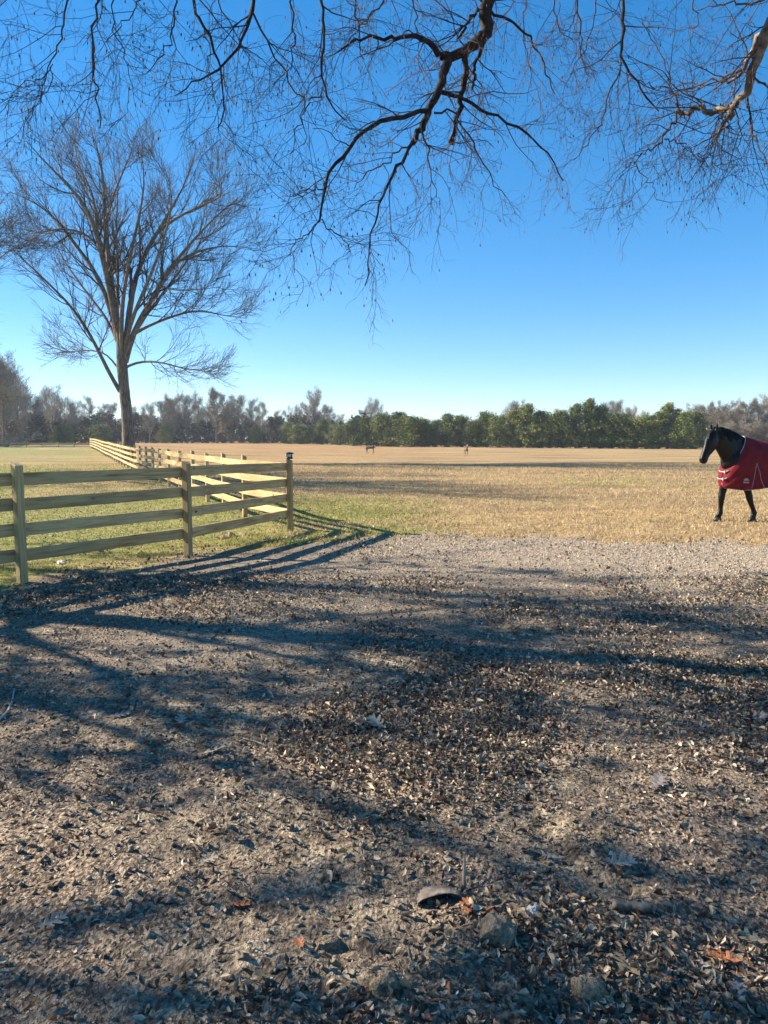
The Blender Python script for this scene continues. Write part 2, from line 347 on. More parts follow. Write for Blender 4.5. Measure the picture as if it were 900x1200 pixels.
def grow(P, Rr, K, ang, length, n, wob, trop, ratio, t0=0.25, t1=1.0, taper=0.35, r=None, rmin=0.0, fall=0.6):
    r = r or rng
    m, N_, _ = P.shape
    t = t0 + (t1 - t0) * (np.arange(K)[None, :] + r.random((m, K))) / K
    f = t * (N_ - 1); i = np.clip(f.astype(int), 0, N_ - 2); fr = (f - i)[..., None]
    rows = np.arange(m)[:, None]
    st = P[rows, i] * (1 - fr) + P[rows, i + 1] * fr
    rad = (Rr[rows, i] * (1 - fr[..., 0]) + Rr[rows, i + 1] * fr[..., 0]) * ratio
    tan = norm(P[rows, i + 1] - P[rows, i])
    q = norm(np.cross(tan, r.normal(size=(m, K, 3))))
    a = np.radians(ang + r.normal(size=(m, K, 1)) * ang * 0.22)
    d = tan * np.cos(a) + q * np.sin(a)
    Lp = length * (1 - fall * t) * (0.65 + 0.7 * r.random((m, K)))
    st = st.reshape(-1, 3); d = d.reshape(-1, 3); Lp = Lp.reshape(-1); rad = np.maximum(rad.reshape(-1), rmin)
    out = np.empty((len(st), n, 3)); out[:, 0] = st; step = (Lp / (n - 1))[:, None]; tr = np.array(trop)
    for k in range(1, n):
        d = norm(d + r.normal(size=d.shape) * wob + tr)
        out[:, k] = out[:, k - 1] + d * step
    rr = rad[:, None] * np.linspace(1, taper, n)[None, :]
    return out, np.maximum(rr, rmin * 0.7)
def resample(pts, rad, n):
    pts = np.array(pts, float); rad = np.array(rad, float)
    d = np.concatenate([[0], np.cumsum(np.linalg.norm(np.diff(pts, axis=0), axis=1))]); d /= d[-1]
    s = np.linspace(0, 1, n)
    # smooth via catmull-like cubic on each axis
    from numpy import interp
    P = np.stack([interp(s, d, pts[:, k]) for k in range(3)], 1)
    for _ in range(2): P[1:-1] = P[1:-1] * 0.5 + (P[:-2] + P[2:]) * 0.25
    return P[None], interp(s, d, rad)[None]

def quads(C, size, r, flat=0.0, aspect=1.0):
    """small randomly turned quads at centres C (n,3)"""
    n = len(C); a = norm(r.normal(size=(n, 3)) * np.array([1, 1, 1 - flat])); b = norm(np.cross(a, r.normal(size=(n, 3))))
    s = (size * (0.6 + 0.8 * r.random(n)))[:, None]
    V = np.stack([C - a * s - b * s * aspect * .3, C - b * s * aspect, C + a * s + b * s * .2 * aspect, C + b * s * aspect], 1).reshape(-1, 3)
    f = np.arange(n * 4).reshape(-1, 4); return V, f

# ------------------------------------------------------------------ fence
def box_mesh(name, L, h, t, mat, bev=0.004, slope=0.0, bow=0.0, seg=1):
    """board: x from 0 to L, y thickness centred, z height centred"""
    bm = bmesh.new()
    xs = [L * k / seg for k in range(seg + 1)]
    rings = []
    for x in xs:
        b = bow * math.sin(math.pi * x / L)
        rings.append([bm.verts.new((x, sy * t / 2 + b * .5, sz * h / 2 + b + (slope * sy if sz > 0 else 0))) for sy, sz in ((-1, -1), (1, -1), (1, 1), (-1, 1))])
    for a, b in zip(rings[:-1], rings[1:]):
        for k in range(4): bm.faces.new((a[k], b[k], b[(k + 1) % 4], a[(k + 1) % 4]))
    bm.faces.new(rings[0][::-1]); bm.faces.new(rings[-1])
    bmesh.ops.recalc_face_normals(bm, faces=bm.faces)
    if bev: bmesh.ops.bevel(bm, geom=[e for e in bm.edges if e.is_manifold and e.calc_face_angle() > .5], offset=bev, segments=1, affect='EDGES')
    me = bpy.data.meshes.new(name); bm.to_mesh(me); bm.free(); me.materials.append(mat); return me
def post_mesh(h, wd=0.092, cut=0.03):
    """post local x = up, so the grain runs along it; stands from -0.3 to h"""
    bm = bmesh.new(); c = wd / 2
    vs = []
    for x, cc in ((-0.3, 0), (h, cut)):
        for sy, sz in ((-1, -1), (1, -1), (1, 1), (-1, 1)): vs.append(bm.verts.new((x + (cc * (sy * .5) if cc else 0) + (random.uniform(-.004, .004)), sy * c, sz * c)))
    for k in range(4): bm.faces.new((vs[k], vs[(k + 1) % 4], vs[4 + (k + 1) % 4], vs[4 + k]))
    bm.faces.new(vs[:4][::-1]); bm.faces.new(vs[4:])
    bmesh.ops.recalc_face_normals(bm, faces=bm.faces)
    bmesh.ops.bevel(bm, geom=list(bm.edges), offset=0.005, segments=1, affect='EDGES')
    me = bpy.data.meshes.new('post'); bm.to_mesh(me); bm.free(); me.materials.append(M['wood']); return me
BT = [1.225, 0.945, 0.660, 0.378]
def build_fence(name, pts, label, inner, cat='fence', heights=BT, ph=1.30, cut=0.035, post_end=(True, True), turn=None):
    """pts: post centres (x,y); inner=+1: boards on the left of the walking direction"""
    root = empty(name, (pts[0][0], pts[0][1], gz(*pts[0]))); tag(root, label, cat)
    rl = root.location
    for i, (x, y) in enumerate(pts):
        if (i == 0 and not post_end[0]) or (i == len(pts) - 1 and not post_end[1]): continue
        a, b = pts[max(i - 1, 0)], pts[min(i + 1, len(pts) - 1)]
        ang = math.atan2(b[1] - a[1], b[0] - a[0])
        o = obj('post', post_mesh(ph + random.uniform(-.015, .02), cut=cut), root)
        # local x up, local y across the fence
        mt = Matrix.Translation((x - rl.x, y - rl.y, gz(x, y) - rl.z)) @ Matrix.Rotation(ang + random.uniform(-.03, .03), 4, 'Z') @ Matrix(((0, 0, -1, 0), (0, 1, 0, 0), (1, 0, 0, 0), (0, 0, 0, 1))) @ Matrix.Rotation(random.uniform(-.008, .008), 4, 'Y')
        o.matrix_local = mt
    for i in range(len(pts) - 1):
        (x0, y0), (x1, y1) = pts[i], pts[i + 1]
        L = math.hypot(x1 - x0, y1 - y0); ang = math.atan2(y1 - y0, x1 - x0)
        nx, ny = -math.sin(ang) * inner, math.cos(ang) * inner
        z0, z1 = float(ground_z(np.array([x0]), np.array([y0]), False)[0]), float(ground_z(np.array([x1]), np.array([y1]), False)[0])
        for k, h in enumerate(heights):
            j0, j1 = random.uniform(-.008, .008), random.uniform(-.008, .008)
            if heights is BT and i == 0 and pts is NEAR: pass
            gap = 0.003
            me = box_mesh('board', L - gap, 0.14, 0.026, M['wood'], 0.003, bow=random.uniform(-.006, .006), seg=3)
            o = obj('board', me, root)
            off = 0.046 + 0.0135
            pit = math.atan2((z1 + j1) - (z0 + j0), L)
            mt = Matrix.Translation((x0 + nx * off - rl.x, y0 + ny * off - rl.y, z0 + j0 + h - 0.07 - rl.z)) @ Matrix.Rotation(ang, 4, 'Z') @ Matrix.Rotation(-pit, 4, 'Y') @ Matrix.Translation((gap / 2, 0, 0))
            o.matrix_local = mt
    return root
# near fence runs from beside the camera (left) out to the lantern post
CORNER = (-1.71, 13.4)
P1 = (-4.02, 8.1); P2 = (-2.69, 10.05)
NEAR = [(-6.9, 3.9), (-5.35, 6.1), P1, P2, CORNER]
near_fence = build_fence('board_fence', NEAR, 'nearest run of new pine board fence ending at the post with the small lantern', +1)
back = [(-1.66, 13.48)]
seq = [(-2.95, 15.6), (-3.82, 17.6), (-4.69, 19.6), (-5.53, 21.4), (-6.46, 23.4), (-7.45, 25.6), (-8.42, 27.8), (-9.4, 30.1), (-10.4, 32.4), (-11.4, 34.6), (-12.4, 36.9)]
back += seq
x, y = seq[-1]
while y < 99:
    x -= 0.965; y += 2.24; back.append((x, y))
back_fence = build_fence('board_fence', back, 'long pine board fence running away from the lantern post to the bare tree', +1, post_end=(False, True))
endp = back[-1]
side = [endp] + [(endp[0] - 2.4 * k, endp[1] + 0.55 * k) for k in range(1, 9)]
rail = build_fence('rail_fence', side, 'thin pale single rail fence turning left at the far end of the paddock', -1, heights=[0.62], ph=0.7, post_end=(False, True))
# lantern on the corner post
def lathe(name, prof, mat, seg=20, parent=None, loc=None, square=False):
    bm = bmesh.new(); rings = []
    for r_, z in prof:
        rings.append([bm.verts.new((r_ * math.cos(2 * math.pi * k / seg), r_ * math.sin(2 * math.pi * k / seg), z)) for k in range(seg)])
    for a, b in zip(rings[:-1], rings[1:]):
        for k in range(seg): bm.faces.new((a[k], a[(k + 1) % seg], b[(k + 1) % seg], b[k]))
    bm.faces.new(rings[0][::-1]); bm.faces.new(rings[-1])
    bmesh.ops.recalc_face_normals(bm, faces=bm.faces)
    me = bpy.data.meshes.new(name); bm.to_mesh(me); bm.free(); me.materials.append(mat)
    for p in me.polygons: p.use_smooth = seg > 8
    return obj(name, me, parent, loc)
def plain(name, c, rough=0.5, metal=0.0, spec=0.5):
    return noise_mat(name, [(0.3, tuple(k * .85 for k in c)), (0.7, tuple(min(1, k * 1.12) for k in c))], (1, 1, 1), 14, 4, rough, 0.05, 0.002, spec=spec)
M['black_plastic'] = plain('black_plastic', (0.02, 0.02, 0.022), 0.35)
M['lens'] = plain('frosted_lens', (0.55, 0.58, 0.62), 0.12)
M['solar'] = plain('solar_cell', (0.02, 0.03, 0.07), 0.12)
cz = gz(*CORNER) + 1.305 - near_fence.location.z
lx, ly = CORNER[0] - near_fence.location.x, CORNER[1] - near_fence.location.y
lan = lathe('lantern', [(0.055, 0), (0.062, 0.006), (0.062, 0.03), (0.05, 0.036)], M['black_plastic'], 24, near_fence, (lx, ly, cz))
lathe('lens', [(0.050, 0.034), (0.058, 0.06), (0.060, 0.085), (0.052, 0.095)], M['lens'], 24, lan)
for k in range(4):
    a = math.pi / 4 + k * math.pi / 2
    me = box_mesh('bracket', 0.066, 0.012, 0.012, M['black_plastic'], 0.001); b_ = obj('bracket', me, lan)
    b_.matrix_local = Matrix.Translation((0.063 * math.cos(a), 0.063 * math.sin(a), 0.032)) @ Matrix.Rotation(-math.pi / 2, 4, 'Y')
lathe('lantern_roof', [(0.050, 0.094), (0.086, 0.094), (0.084, 0.102), (0.05, 0.118), (0.036, 0.121)], M['black_plastic'], 24, lan)
lathe('solar_panel', [(0.032, 0.1215), (0.03, 0.1235)], M['solar'], 4, lan)

# ------------------------------------------------------------------ big bare tree beside the fence
TD = 52.0
def zp(zx, zy): return zx / 2.7273, 120 + zy / 2.7273
def build_hero():
    r = np.random.default_rng(5)
    tx = W(150, 524, TD); base = np.array([tx.x, TD, gz(tx.x, TD) - 0.1])
    pxm = TD / F
    def stroke(pts, r0, r1, dep, n=14, d0=0):
        P = []
        for k, (a, b) in enumerate(pts):
            f = k / (len(pts) - 1)
            P.append(np.array(W(*zp(a, b), TD + d0 + (dep - d0) * f ** 1.2)) - base)
        return resample(P, np.linspace(r0, r1, len(P)) * pxm, n)
    trunkP = [np.array([0, 0, -0.2]), np.array([0, 0, 0.15])] + [np.array(W(*zp(a, b), TD)) - base for a, b in ((411, 1060), (405, 1000), (396, 900), (390, 850), (386, 780), (380, 700))]
    tr, trr = resample(trunkP, [9.5 * pxm, 8 * pxm, 7 * pxm, 6.3 * pxm, 5.9 * pxm, 6.2 * pxm, 5 * pxm, 4 * pxm], 24)
    st = [
        ([(384, 925), (340, 850), (300, 760), (230, 650), (150, 575), (80, 505), (40, 470)], 2.6, .4, -2),
        ([(378, 760), (352, 650), (305, 535), (250, 470), (185, 375), (120, 320), (30, 285)], 3.6, .4, 2.5),
        ([(378, 740), (345, 570), (312, 430), (282, 330), (220, 265), (140, 190), (90, 130)], 3.8, .4, -3),
        ([(382, 760), (352, 560), (338, 410), (334, 280), (322, 170), (290, 85)], 4.0, .4, 1.5),
        ([(384, 780), (362, 640), (330, 480), (345, 330), (400, 210), (430, 130)], 3.0, .4, 4.5),
        ([(392, 830), (385, 700), (398, 580), (425, 450), (452, 330), (470, 240), (450, 150)], 3.0, .35, -4.5),
        ([(397, 830), (415, 640), (440, 520), (500, 420), (548, 340), (590, 270), (620, 180)], 4.0, .4, 2),
        ([(400, 830), (425, 730), (480, 640), (540, 530), (610, 450), (690, 360), (770, 300)], 3.9, .4, -2.5),
        ([(420, 745), (470, 715), (560, 680), (640, 660), (700, 680), (790, 690)], 2.0, .3, 2.5),
        ([(396, 850), (440, 828), (510, 828), (590, 852), (690, 862)], 1.7, .3, -3),
        ([(500, 605), (560, 510), (630, 475), (720, 455), (830, 470)], 2.2, .3, 4),
        ([(500, 420), (560, 370), (640, 330), (720, 300), (700, 230)], 2.0, .3, -4),
        ([(312, 430), (300, 300), (250, 200), (230, 100)], 2.0, .3, 4),
        ([(330, 480), (280, 420), (200, 400), (120, 420), (60, 400)], 1.8, .3, -4),
        ([(385, 860), (340, 800), (280, 790), (210, 800), (170, 800)], 1.2, .3, 3),
        ([(440, 520), (470, 560), (540, 600), (620, 600), (700, 590)], 1.5, .3, -3.5),
        ([(390, 800), (370, 690), (380, 560), (370, 420), (375, 300), (385, 180)], 2.6, .3, 6),
        ([(395, 800), (420, 690), (480, 560), (530, 420), (560, 300), (520, 190)], 2.6, .3, -6),
        ([(388, 800), (350, 700), (270, 600), (200, 500), (150, 400)], 2.2, .3, 5.5),
        ([(400, 800), (450, 700), (560, 560), (660, 420), (740, 380)], 2.2, .3, 5.5),
    ]
    mains = [stroke(p, a, b, d) for p, a, b, d in st]
    MP = np.concatenate([m[0] for m in mains]); MR = np.concatenate([m[1] for m in mains])
    up = (0, 0, 0.10)
    P1_, R1_ = grow(MP, MR, 14, 40, 3.8, 8, .07, up, .5, .22, 1, r=r, rmin=.022, fall=.55)
    P2_, R2_ = grow(P1_, R1_, 7, 36, 1.9, 6, .09, (0, 0, .06), .6, .12, 1, r=r, rmin=.012, fall=.45)
    P3_, R3_ = grow(P2_, R2_, 6, 34, 0.95, 4, .10, (0, 0, .07), .6, .1, 1, r=r, rmin=.0085, fall=.4)
    root = empty('bare_tree', base)
    tag(root, 'tall bare spreading tree standing alone beside the long fence', 'tree')
    v, f = tubes([(tr, trr)], 14)
    n = len(v); v += (r.random((n, 3)) - .5) * 0.03
    mesh_np('trunk', v, f, M['bark'], True, parent=root)
    v, f = tubes([(MP, MR)], 8); mesh_np('crown_limbs', v, f, M['bark'], True, parent=root)
    v, f = tubes([(P1_, R1_), (P2_, R2_), (P3_, R3_)], 3)
    tw = mesh_np('crown_twigs', v, f, M['twig_hero'], False, parent=root); tag(tw, kind='stuff')
    print('hero', len(f))
    return root
hero = build_hero()
left_tree = copy_tree(hero); left_tree.location = (-21.4, 34, gz(-21.4, 34)); left_tree.rotation_euler = (0, 0, 2.2); left_tree.scale = (.92, .92, .66)
tag(left_tree, 'bare tree cut off by the left edge, only its outer twigs in view', 'tree')

# ------------------------------------------------------------------ overhanging trees
def build_overhang(name, strokes, trunk, label, bark, connect, seed, fillers=0, dens=1.0, trunkr=.36):
    r = np.random.default_rng(seed)
    base = np.array([trunk[0], trunk[1], gz(*trunk[:2])])
    bat = []
    for pts, r0, r1, dep in strokes:
        P = [np.array(W(a, b, dep if not isinstance(dep, tuple) else dep[0] + (dep[1] - dep[0]) * k / (len(pts) - 1))) - base for k, (a, b) in enumerate(pts)]
        d = dep if not isinstance(dep, tuple) else dep[0]
        bat.append((P, np.linspace(r0, r1, len(P)) * d / F * 1.03, pts[0]))
    # limbs that join strokes leaving the picture at the top to the trunk
    top = np.array([0, 0, trunk[2]])
    limbs = []
    for P, rr, p0 in bat:
        s = P[0]
        if connect(p0):
            hv = s - top; L = np.linalg.norm(hv)
            back_ = P[0] - P[1]; back_ /= np.linalg.norm(back_)
            c1 = s + back_ * 1.0 + np.array([0, 0, .25]); c2 = top + np.array([hv[0] * .3, hv[1] * .3, 3.2])
            t = np.linspace(0, 1, 14)[:, None]
            B = (1 - t) ** 3 * top + 3 * (1 - t) ** 2 * t * c2 + 3 * (1 - t) * t ** 2 * c1 + t ** 3 * s
            limbs.append((B[None], np.linspace(max(rr[0] * 2.2, .05), rr[0], 14)[None]))
    res = [resample(P, rr, 16) for P, rr, _ in bat]
    # wobble
    for P, rr in res: P[0, 1:-1] += r.normal(size=(14, 3)) * 0.012
    MP = np.concatenate([p for p, _ in res]); MR = np.concatenate([q for _, q in res])
    lp = np.concatenate([p for p, _ in limbs]); lr = np.concatenate([q for _, q in limbs])
    Lm = np.linalg.norm(MP[:, -1] - MP[:, 0], axis=1)
    k1 = int(8 * dens)
    thin = np.minimum(MR, .012)
    P1_, R1_ = grow(MP, thin, k1, 50, .60, 6, .24, (0, -.01, -.03), .55, .08, 1, r=r, rmin=.0026, fall=.35)
    P2_, R2_ = grow(P1_, R1_, 4, 50, .30, 4, .26, (0, 0, -.10), .62, .1, 1, r=r, rmin=.0016, fall=.3)
    P3_, R3_ = grow(P2_, R2_, 4, 46, .14, 4, .24, (0, 0, -.22), .7, .1, 1, r=r, rmin=.001, fall=.2)
    # limbs out of frame also carry twigs
    Q1, S1 = grow(lp, np.minimum(lr, .014), 4, 50, .7, 8, .15, (0, 0, -.02), .6, .3, .95, r=r, rmin=.003, fall=.2)
    Q2, S2 = grow(Q1, S1, 3, 45, .35, 5, .18, (0, 0, -.08), .6, .1, 1, r=r, rmin=.002)
    root = empty(name, base); tag(root, label, 'tree')
    tk = [[0, 0, -.3], [0.02, 0, .4], [0.05, 0.03, 1.5], [0, 0.05, trunk[2] * .5], [0.05, 0, trunk[2] * .8], [0, 0, trunk[2]], [0, 0, trunk[2] + 2.5]]
    T_, TR_ = resample(tk, [trunkr * 1.5, trunkr * 1.15, trunkr, trunkr * .9, trunkr * .8, trunkr * .7, trunkr * .3], 26)
    v, f = tubes([(T_, TR_)], 16); mesh_np('trunk', v + (r.random(v.shape) - .5) * .02, f, bark, True, parent=root)
    # every thick limb its own part
    for k in range(len(MP)):
        if MR[k, 0] > 0.012:
            v, f = tubes([(MP[k:k + 1], MR[k:k + 1])], 9); v += (r.random(v.shape) - .5) * MR[k, 0] * .28
            mesh_np('limb', v, f, bark, True, parent=root)
    small = MR[:, 0] <= 0.012
    for k in range(len(lp)):
        v, f = tubes([(lp[k:k + 1], lr[k:k + 1])], 8); mesh_np('limb', v, f, bark, True, parent=root)
    bt = [(P1_, R1_), (P2_, R2_), (P3_, R3_), (Q1, S1), (Q2, S2)]
    if small.any(): bt = [(MP[small], MR[small])] + bt
    v, f = tubes(bt, 3); tag(mesh_np('twigs', v, f, M['twig'], False, parent=root), kind='stuff')
    # hanging seed clusters on the twig ends
    E = P3_[:, -1]; pick = r.random(len(E)) < 0.2; E = E[pick]; n = len(E)
    k = 1; C = np.repeat(E, k, 0) + r.normal(size=(n * k, 3)) * .006
    PP = np.stack([C, C + np.array([0, 0, -.5]) * .022 + r.normal(size=C.shape) * .002, C + np.array([0, 0, -1]) * .024], 1)
    RR = np.tile(np.array([[.0012, .0042, .0012]]), (len(C), 1)) * (0.6 + .9 * r.random((len(C), 1)))
    v, f = tubes([(PP, RR)], 4); tag(mesh_np('seed_pods', v, f, M['pod'], False, parent=root), kind='stuff')
    print(name, len(P3_), len(C))
    return root
A = [
    ([(567, -40), (568, 0), (570, 30), (566, 48), (550, 59), (532, 65), (516, 66)], 8, 4.4, 6.4),
    ([(514, 65), (509, 53), (497, 43), (486, 41), (470, 47), (455, 41), (440, 41), (420, 47), (400, 58)], 3.2, .8, (6.4, 6.0)),
    ([(525, 66), (520, 85), (516, 103), (507, 120), (500, 132), (493, 150), (483, 168)], 5.0, 3.0, (6.4, 6.3)),
    ([(483, 168), (470, 190), (461, 202), (452, 216), (446, 233), (440, 256), (435, 280), (431, 310), (428, 335)], 1.8, .5, (6.3, 6.0)),
    ([(546, 62), (544, 85), (541, 110), (537, 135), (533, 155), (527, 166), (531, 169)], 3.4, 2.2, (6.4, 6.8)),
    ([(566, 50), (560, 72), (555, 95), (553, 105)], 2.0, 1.3, (6.4, 6.9)),
    ([(500, 130), (480, 132), (450, 142), (435, 148), (420, 158), (410, 168), (400, 183), (390, 198), (382, 217), (377, 240), (375, 257)], 2.6, 1.1, (6.3, 5.7)),
    ([(375, 257), (365, 268), (350, 280), (340, 290), (345, 320)], .9, .4, (5.7, 5.6)),
    ([(377, 257), (390, 272), (405, 282), (410, 300)], .9, .4, (5.7, 5.8)),
    ([(380, 222), (362, 220), (345, 228), (330, 236)], .9, .4, (5.8, 5.6)),
    ([(518, 108), (535, 114), (555, 122), (580, 134), (600, 142), (620, 158), (640, 175), (652, 195), (660, 212)], 2.2, .6, (6.4, 7.2)),
    ([(509, 132), (525, 128), (540, 138), (550, 155), (560, 175), (568, 195), (580, 220), (592, 230)], 1.5, .5, (6.3, 6.8)),
    ([(493, 150), (500, 172), (503, 190), (506, 215), (515, 240)], 1.5, .4, (6.3, 6.6)),
    ([(485, 165), (470, 178), (450, 190), (430, 205), (415, 222)], 1.3, .4, (6.3, 6.2)),
    ([(574, 12), (590, 22), (610, 33), (624, 42), (629, 60), (640, 85), (650, 110)], 1.7, .5, (6.4, 7.0)),
    ([(562, 12), (548, 25), (536, 47)], 1.7, 1.1, (6.4, 6.2)),
    ([(116, -25), (112, 10), (109, 45), (109, 70), (114, 100), (118, 135), (117, 150)], 1.5, .7, 5.4),
    ([(85, -25), (79, 10), (74, 35), (66, 60), (60, 78), (52, 100), (48, 120)], 1.2, .5, 5.2),
    ([(60, 78), (48, 92), (32, 94), (22, 108), (12, 120)], .7, .3, 5.2),
    ([(62, 75), (60, 100), (45, 120), (35, 145), (32, 160)], .7, .3, 5.3),
    ([(205, -20), (204, 25), (200, 50), (185, 72), (172, 85)], 1.2, .5, 5.6),
    ([(222, -25), (230, 12), (243, 42), (256, 72), (264, 100), (262, 130), (255, 150)], 1.9, .5, 5.7),
    ([(300, -25), (296, 12), (287, 42), (274, 66), (250, 84), (228, 96), (206, 112)], 2.1, .5, 5.9),
    ([(296, 15), (312, 45), (325, 72), (340, 95), (352, 115), (360, 140), (356, 170)], 1.5, .5, 5.9),
    ([(374, -25), (377, 15), (379, 50), (378, 85), (377, 108), (392, 125), (404, 140)], 1.8, .6, 6.0),
    ([(377, 108), (362, 118), (352, 140), (345, 165), (340, 180)], 1.0, .4, 6.0),
    ([(176, -25), (165, 5), (150, 22), (135, 35), (125, 50)], 1.0, .4, 5.5),
    ([(343, -20), (341, 20), (345, 55), (338, 85), (330, 110)], 1.3, .4, 6.3),
    ([(415, -25), (417, 20), (420, 55), (427, 70)], 1.4, .5, 6.2),
    ([(455, -25), (448, 5), (430, 22), (415, 40), (400, 60)], 1.3, .4, 6.4),
    ([(140, -25), (128, 15), (135, 50), (150, 70), (155, 100), (150, 120)], .9, .3, 5.4),
    ([(250, -25), (262, 20), (280, 45), (295, 80), (300, 115)], 1.0, .3, 5.8),
    ([(245, 85), (250, 110), (258, 130), (255, 155), (262, 170)], .7, .3, 5.8),
    ([(734, -25), (729, 25), (727, 55), (728, 73), (742, 92), (756, 112), (772, 130)], 1.9, .8, 6.8),
    ([(728, 73), (720, 95), (710, 125), (702, 152), (685, 172), (672, 188)], 1.1, .4, 6.8),
    ([(680, -25), (677, 15), (682, 45), (679, 75), (690, 90)], 1.4, .4, 7.0),
    ([(655, -25), (648, 12), (655, 40), (672, 50)], 1.2, .4, 7.0),
    ([(700, -25), (695, 20), (690, 50), (670, 85), (660, 110)], 1.0, .3, 7.2),
    ([(620, -25), (612, 20), (616, 60), (622, 95), (618, 120)], .9, .3, 7.2),
    ([(480, -25), (484, 10), (492, 35), (488, 60), (494, 85)], 1.1, .4, 6.6),
    ([(30, -30), (12, -8), (4, 6), (-10, 15)], .8, .3, 5.2),
]
B = [
    ([(930, -30), (908, 15), (897, 38), (892, 58), (884, 77), (876, 95), (872, 110), (862, 122)], 6.4, 4.2, (5.6, 6.0)),
    ([(862, 122), (856, 131), (849, 144), (840, 161)], 4.6, 1.6, (6.0, 6.1)),
    ([(897, 34), (887, 44), (880, 62), (872, 80), (860, 92), (845, 97)], 3.6, 1.4, (5.8, 6.2)),
    ([(860, 126), (848, 127), (835, 128), (820, 128), (806, 132), (794, 128)], 4.0, 2.2, (6.0, 6.3)),
    ([(794, 128), (791, 113), (788, 98), (781, 85), (776, 68), (766, 48), (752, 22)], 1.5, .4, (6.3, 6.8)),
    ([(795, 130), (790, 146), (779, 163), (768, 172), (752, 180)], 1.4, .5, (6.3, 6.2)),
    ([(779, 163), (800, 168), (815, 180), (830, 195)], .9, .4, (6.2, 6.3)),
    ([(872, 82), (845, 92), (820, 98), (795, 108), (775, 120), (755, 138)], 1.5, .5, (6.0, 6.6)),
    ([(876, 112), (875, 128), (880, 148), (888, 170), (899, 192)], 1.5, .7, (6.0, 5.6)),
    ([(880, 90), (892, 98), (910, 106), (925, 130)], 1.4, .6, (5.9, 5.6)),
    ([(868, 100), (858, 118), (862, 136), (870, 160), (860, 185)], 1.1, .4, (6.0, 6.0)),
    ([(925, -30), (905, -5), (880, 5), (850, 2), (820, 12)], 2.0, .4, (5.5, 5.6)),
    ([(815, -30), (812, 5), (818, 25), (810, 45)], 1.0, .4, 6.4),
    ([(845, 130), (838, 150), (830, 172), (838, 200)], .9, .3, (6.1, 6.1)),
    ([(752, 180), (745, 195), (760, 212), (770, 235)], .8, .3, (6.2, 6.3)),
    ([(752, 180), (738, 188), (728, 205)], .7, .3, (6.2, 6.2)),
    ([(794, 105), (770, 100), (745, 95), (725, 85)], .8, .3, (6.4, 6.6)),
]
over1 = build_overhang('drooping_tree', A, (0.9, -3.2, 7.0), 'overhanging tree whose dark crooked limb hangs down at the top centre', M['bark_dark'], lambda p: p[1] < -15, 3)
over2 = build_overhang('drooping_tree', B, (8.4, 3.2, 5.6), 'overhanging tree with pale peeling limb reaching in from the top right corner', M['bark_pale'], lambda p: p[1] < -15, 8, dens=.95)

# ------------------------------------------------------------------ trees left of the frame that shade the yard
def shade_tree(seed, h=10.5, leaves=9000, rad=3.6, low=2.8):
    r = np.random.default_rng(seed)
    tr, trr = resample([[0, 0, -.3], [0, 0, .3], [.1, 0, 2], [0, .2, 4.5], [.1, .1, h * .7], [0, 0, h]], [.4, .32, .26, .22, .14, .04], 20)
    P0, R0 = grow(tr, trr, 26, 62, rad * 1.25, 9, .10, (0, 0, .05), .28, .25, .97, r=r, rmin=.03, fall=.35)
    P1_, R1_ = grow(P0, R0, 6, 42, 1.6, 6, .14, (0, 0, .03), .55, .2, 1, r=r, rmin=.012)
    P2_, R2_ = grow(P1_, R1_, 4, 42, .7, 4, .16, (0, 0, 0), .6, .1, 1, r=r, rmin=.006)
    v1, f1 = tubes([(tr, trr)], 12); v2, f2 = tubes([(P0, R0)], 6); v3, f3 = tubes([(P1_, R1_), (P2_, R2_)], 3)
    E = P2_[:, 1:].reshape(-1, 3); clump = vnoise(E[:, 0] * .8 + 40, E[:, 2] * .8 + E[:, 1] * .7 + 40, seed)
    E = E[clump > .56]; C = E[r.integers(0, len(E), leaves)] + r.normal(size=(leaves, 3)) * .10
    v4, f4 = quads(C, np.full(leaves, .06), r)
    ms = [mesh_np('trunk', v1, f1, M['bark'], True, link=False), mesh_np('limbs', v2, f2, M['bark'], True, link=False), mesh_np('twigs', v3, f3, M['twig'], link=False), mesh_np('foliage', v4, f4, M['shade_leaf'], link=False)]
    return ms
stm = [shade_tree(61, leaves=2300), shade_tree(62, 12, 2900, 4.2)]
for i, (x, y, k, rz, s) in enumerate([(-9.8, 8.3, 0, 0.3, .95), (-15.5, 12.0, 1, 1.7, .95), (-11.5, 4.6, 0, 4.0, .85), (-20, 9.5, 1, 5.1, 1.05)]):
    root = empty('yard_tree', (x, y, gz(x, y)), rz); root.scale = (s, s, s)
    tag(root, ['leafy oak nearest the near fence, out of frame to the left', 'taller leafy oak behind the first one, out of frame to the left', 'wide leafy oak abreast of the open yard, out of frame to the left', 'farthest leafy oak to the west, out of frame to the left'][i], 'tree', 'leafy oaks shading the yard')
    for me, nm in zip(stm[k], ('trunk', 'limbs', 'twigs', 'foliage')):
        o = obj(nm, me, root)
        if nm in ('twigs', 'foliage'): tag(o, kind='stuff')

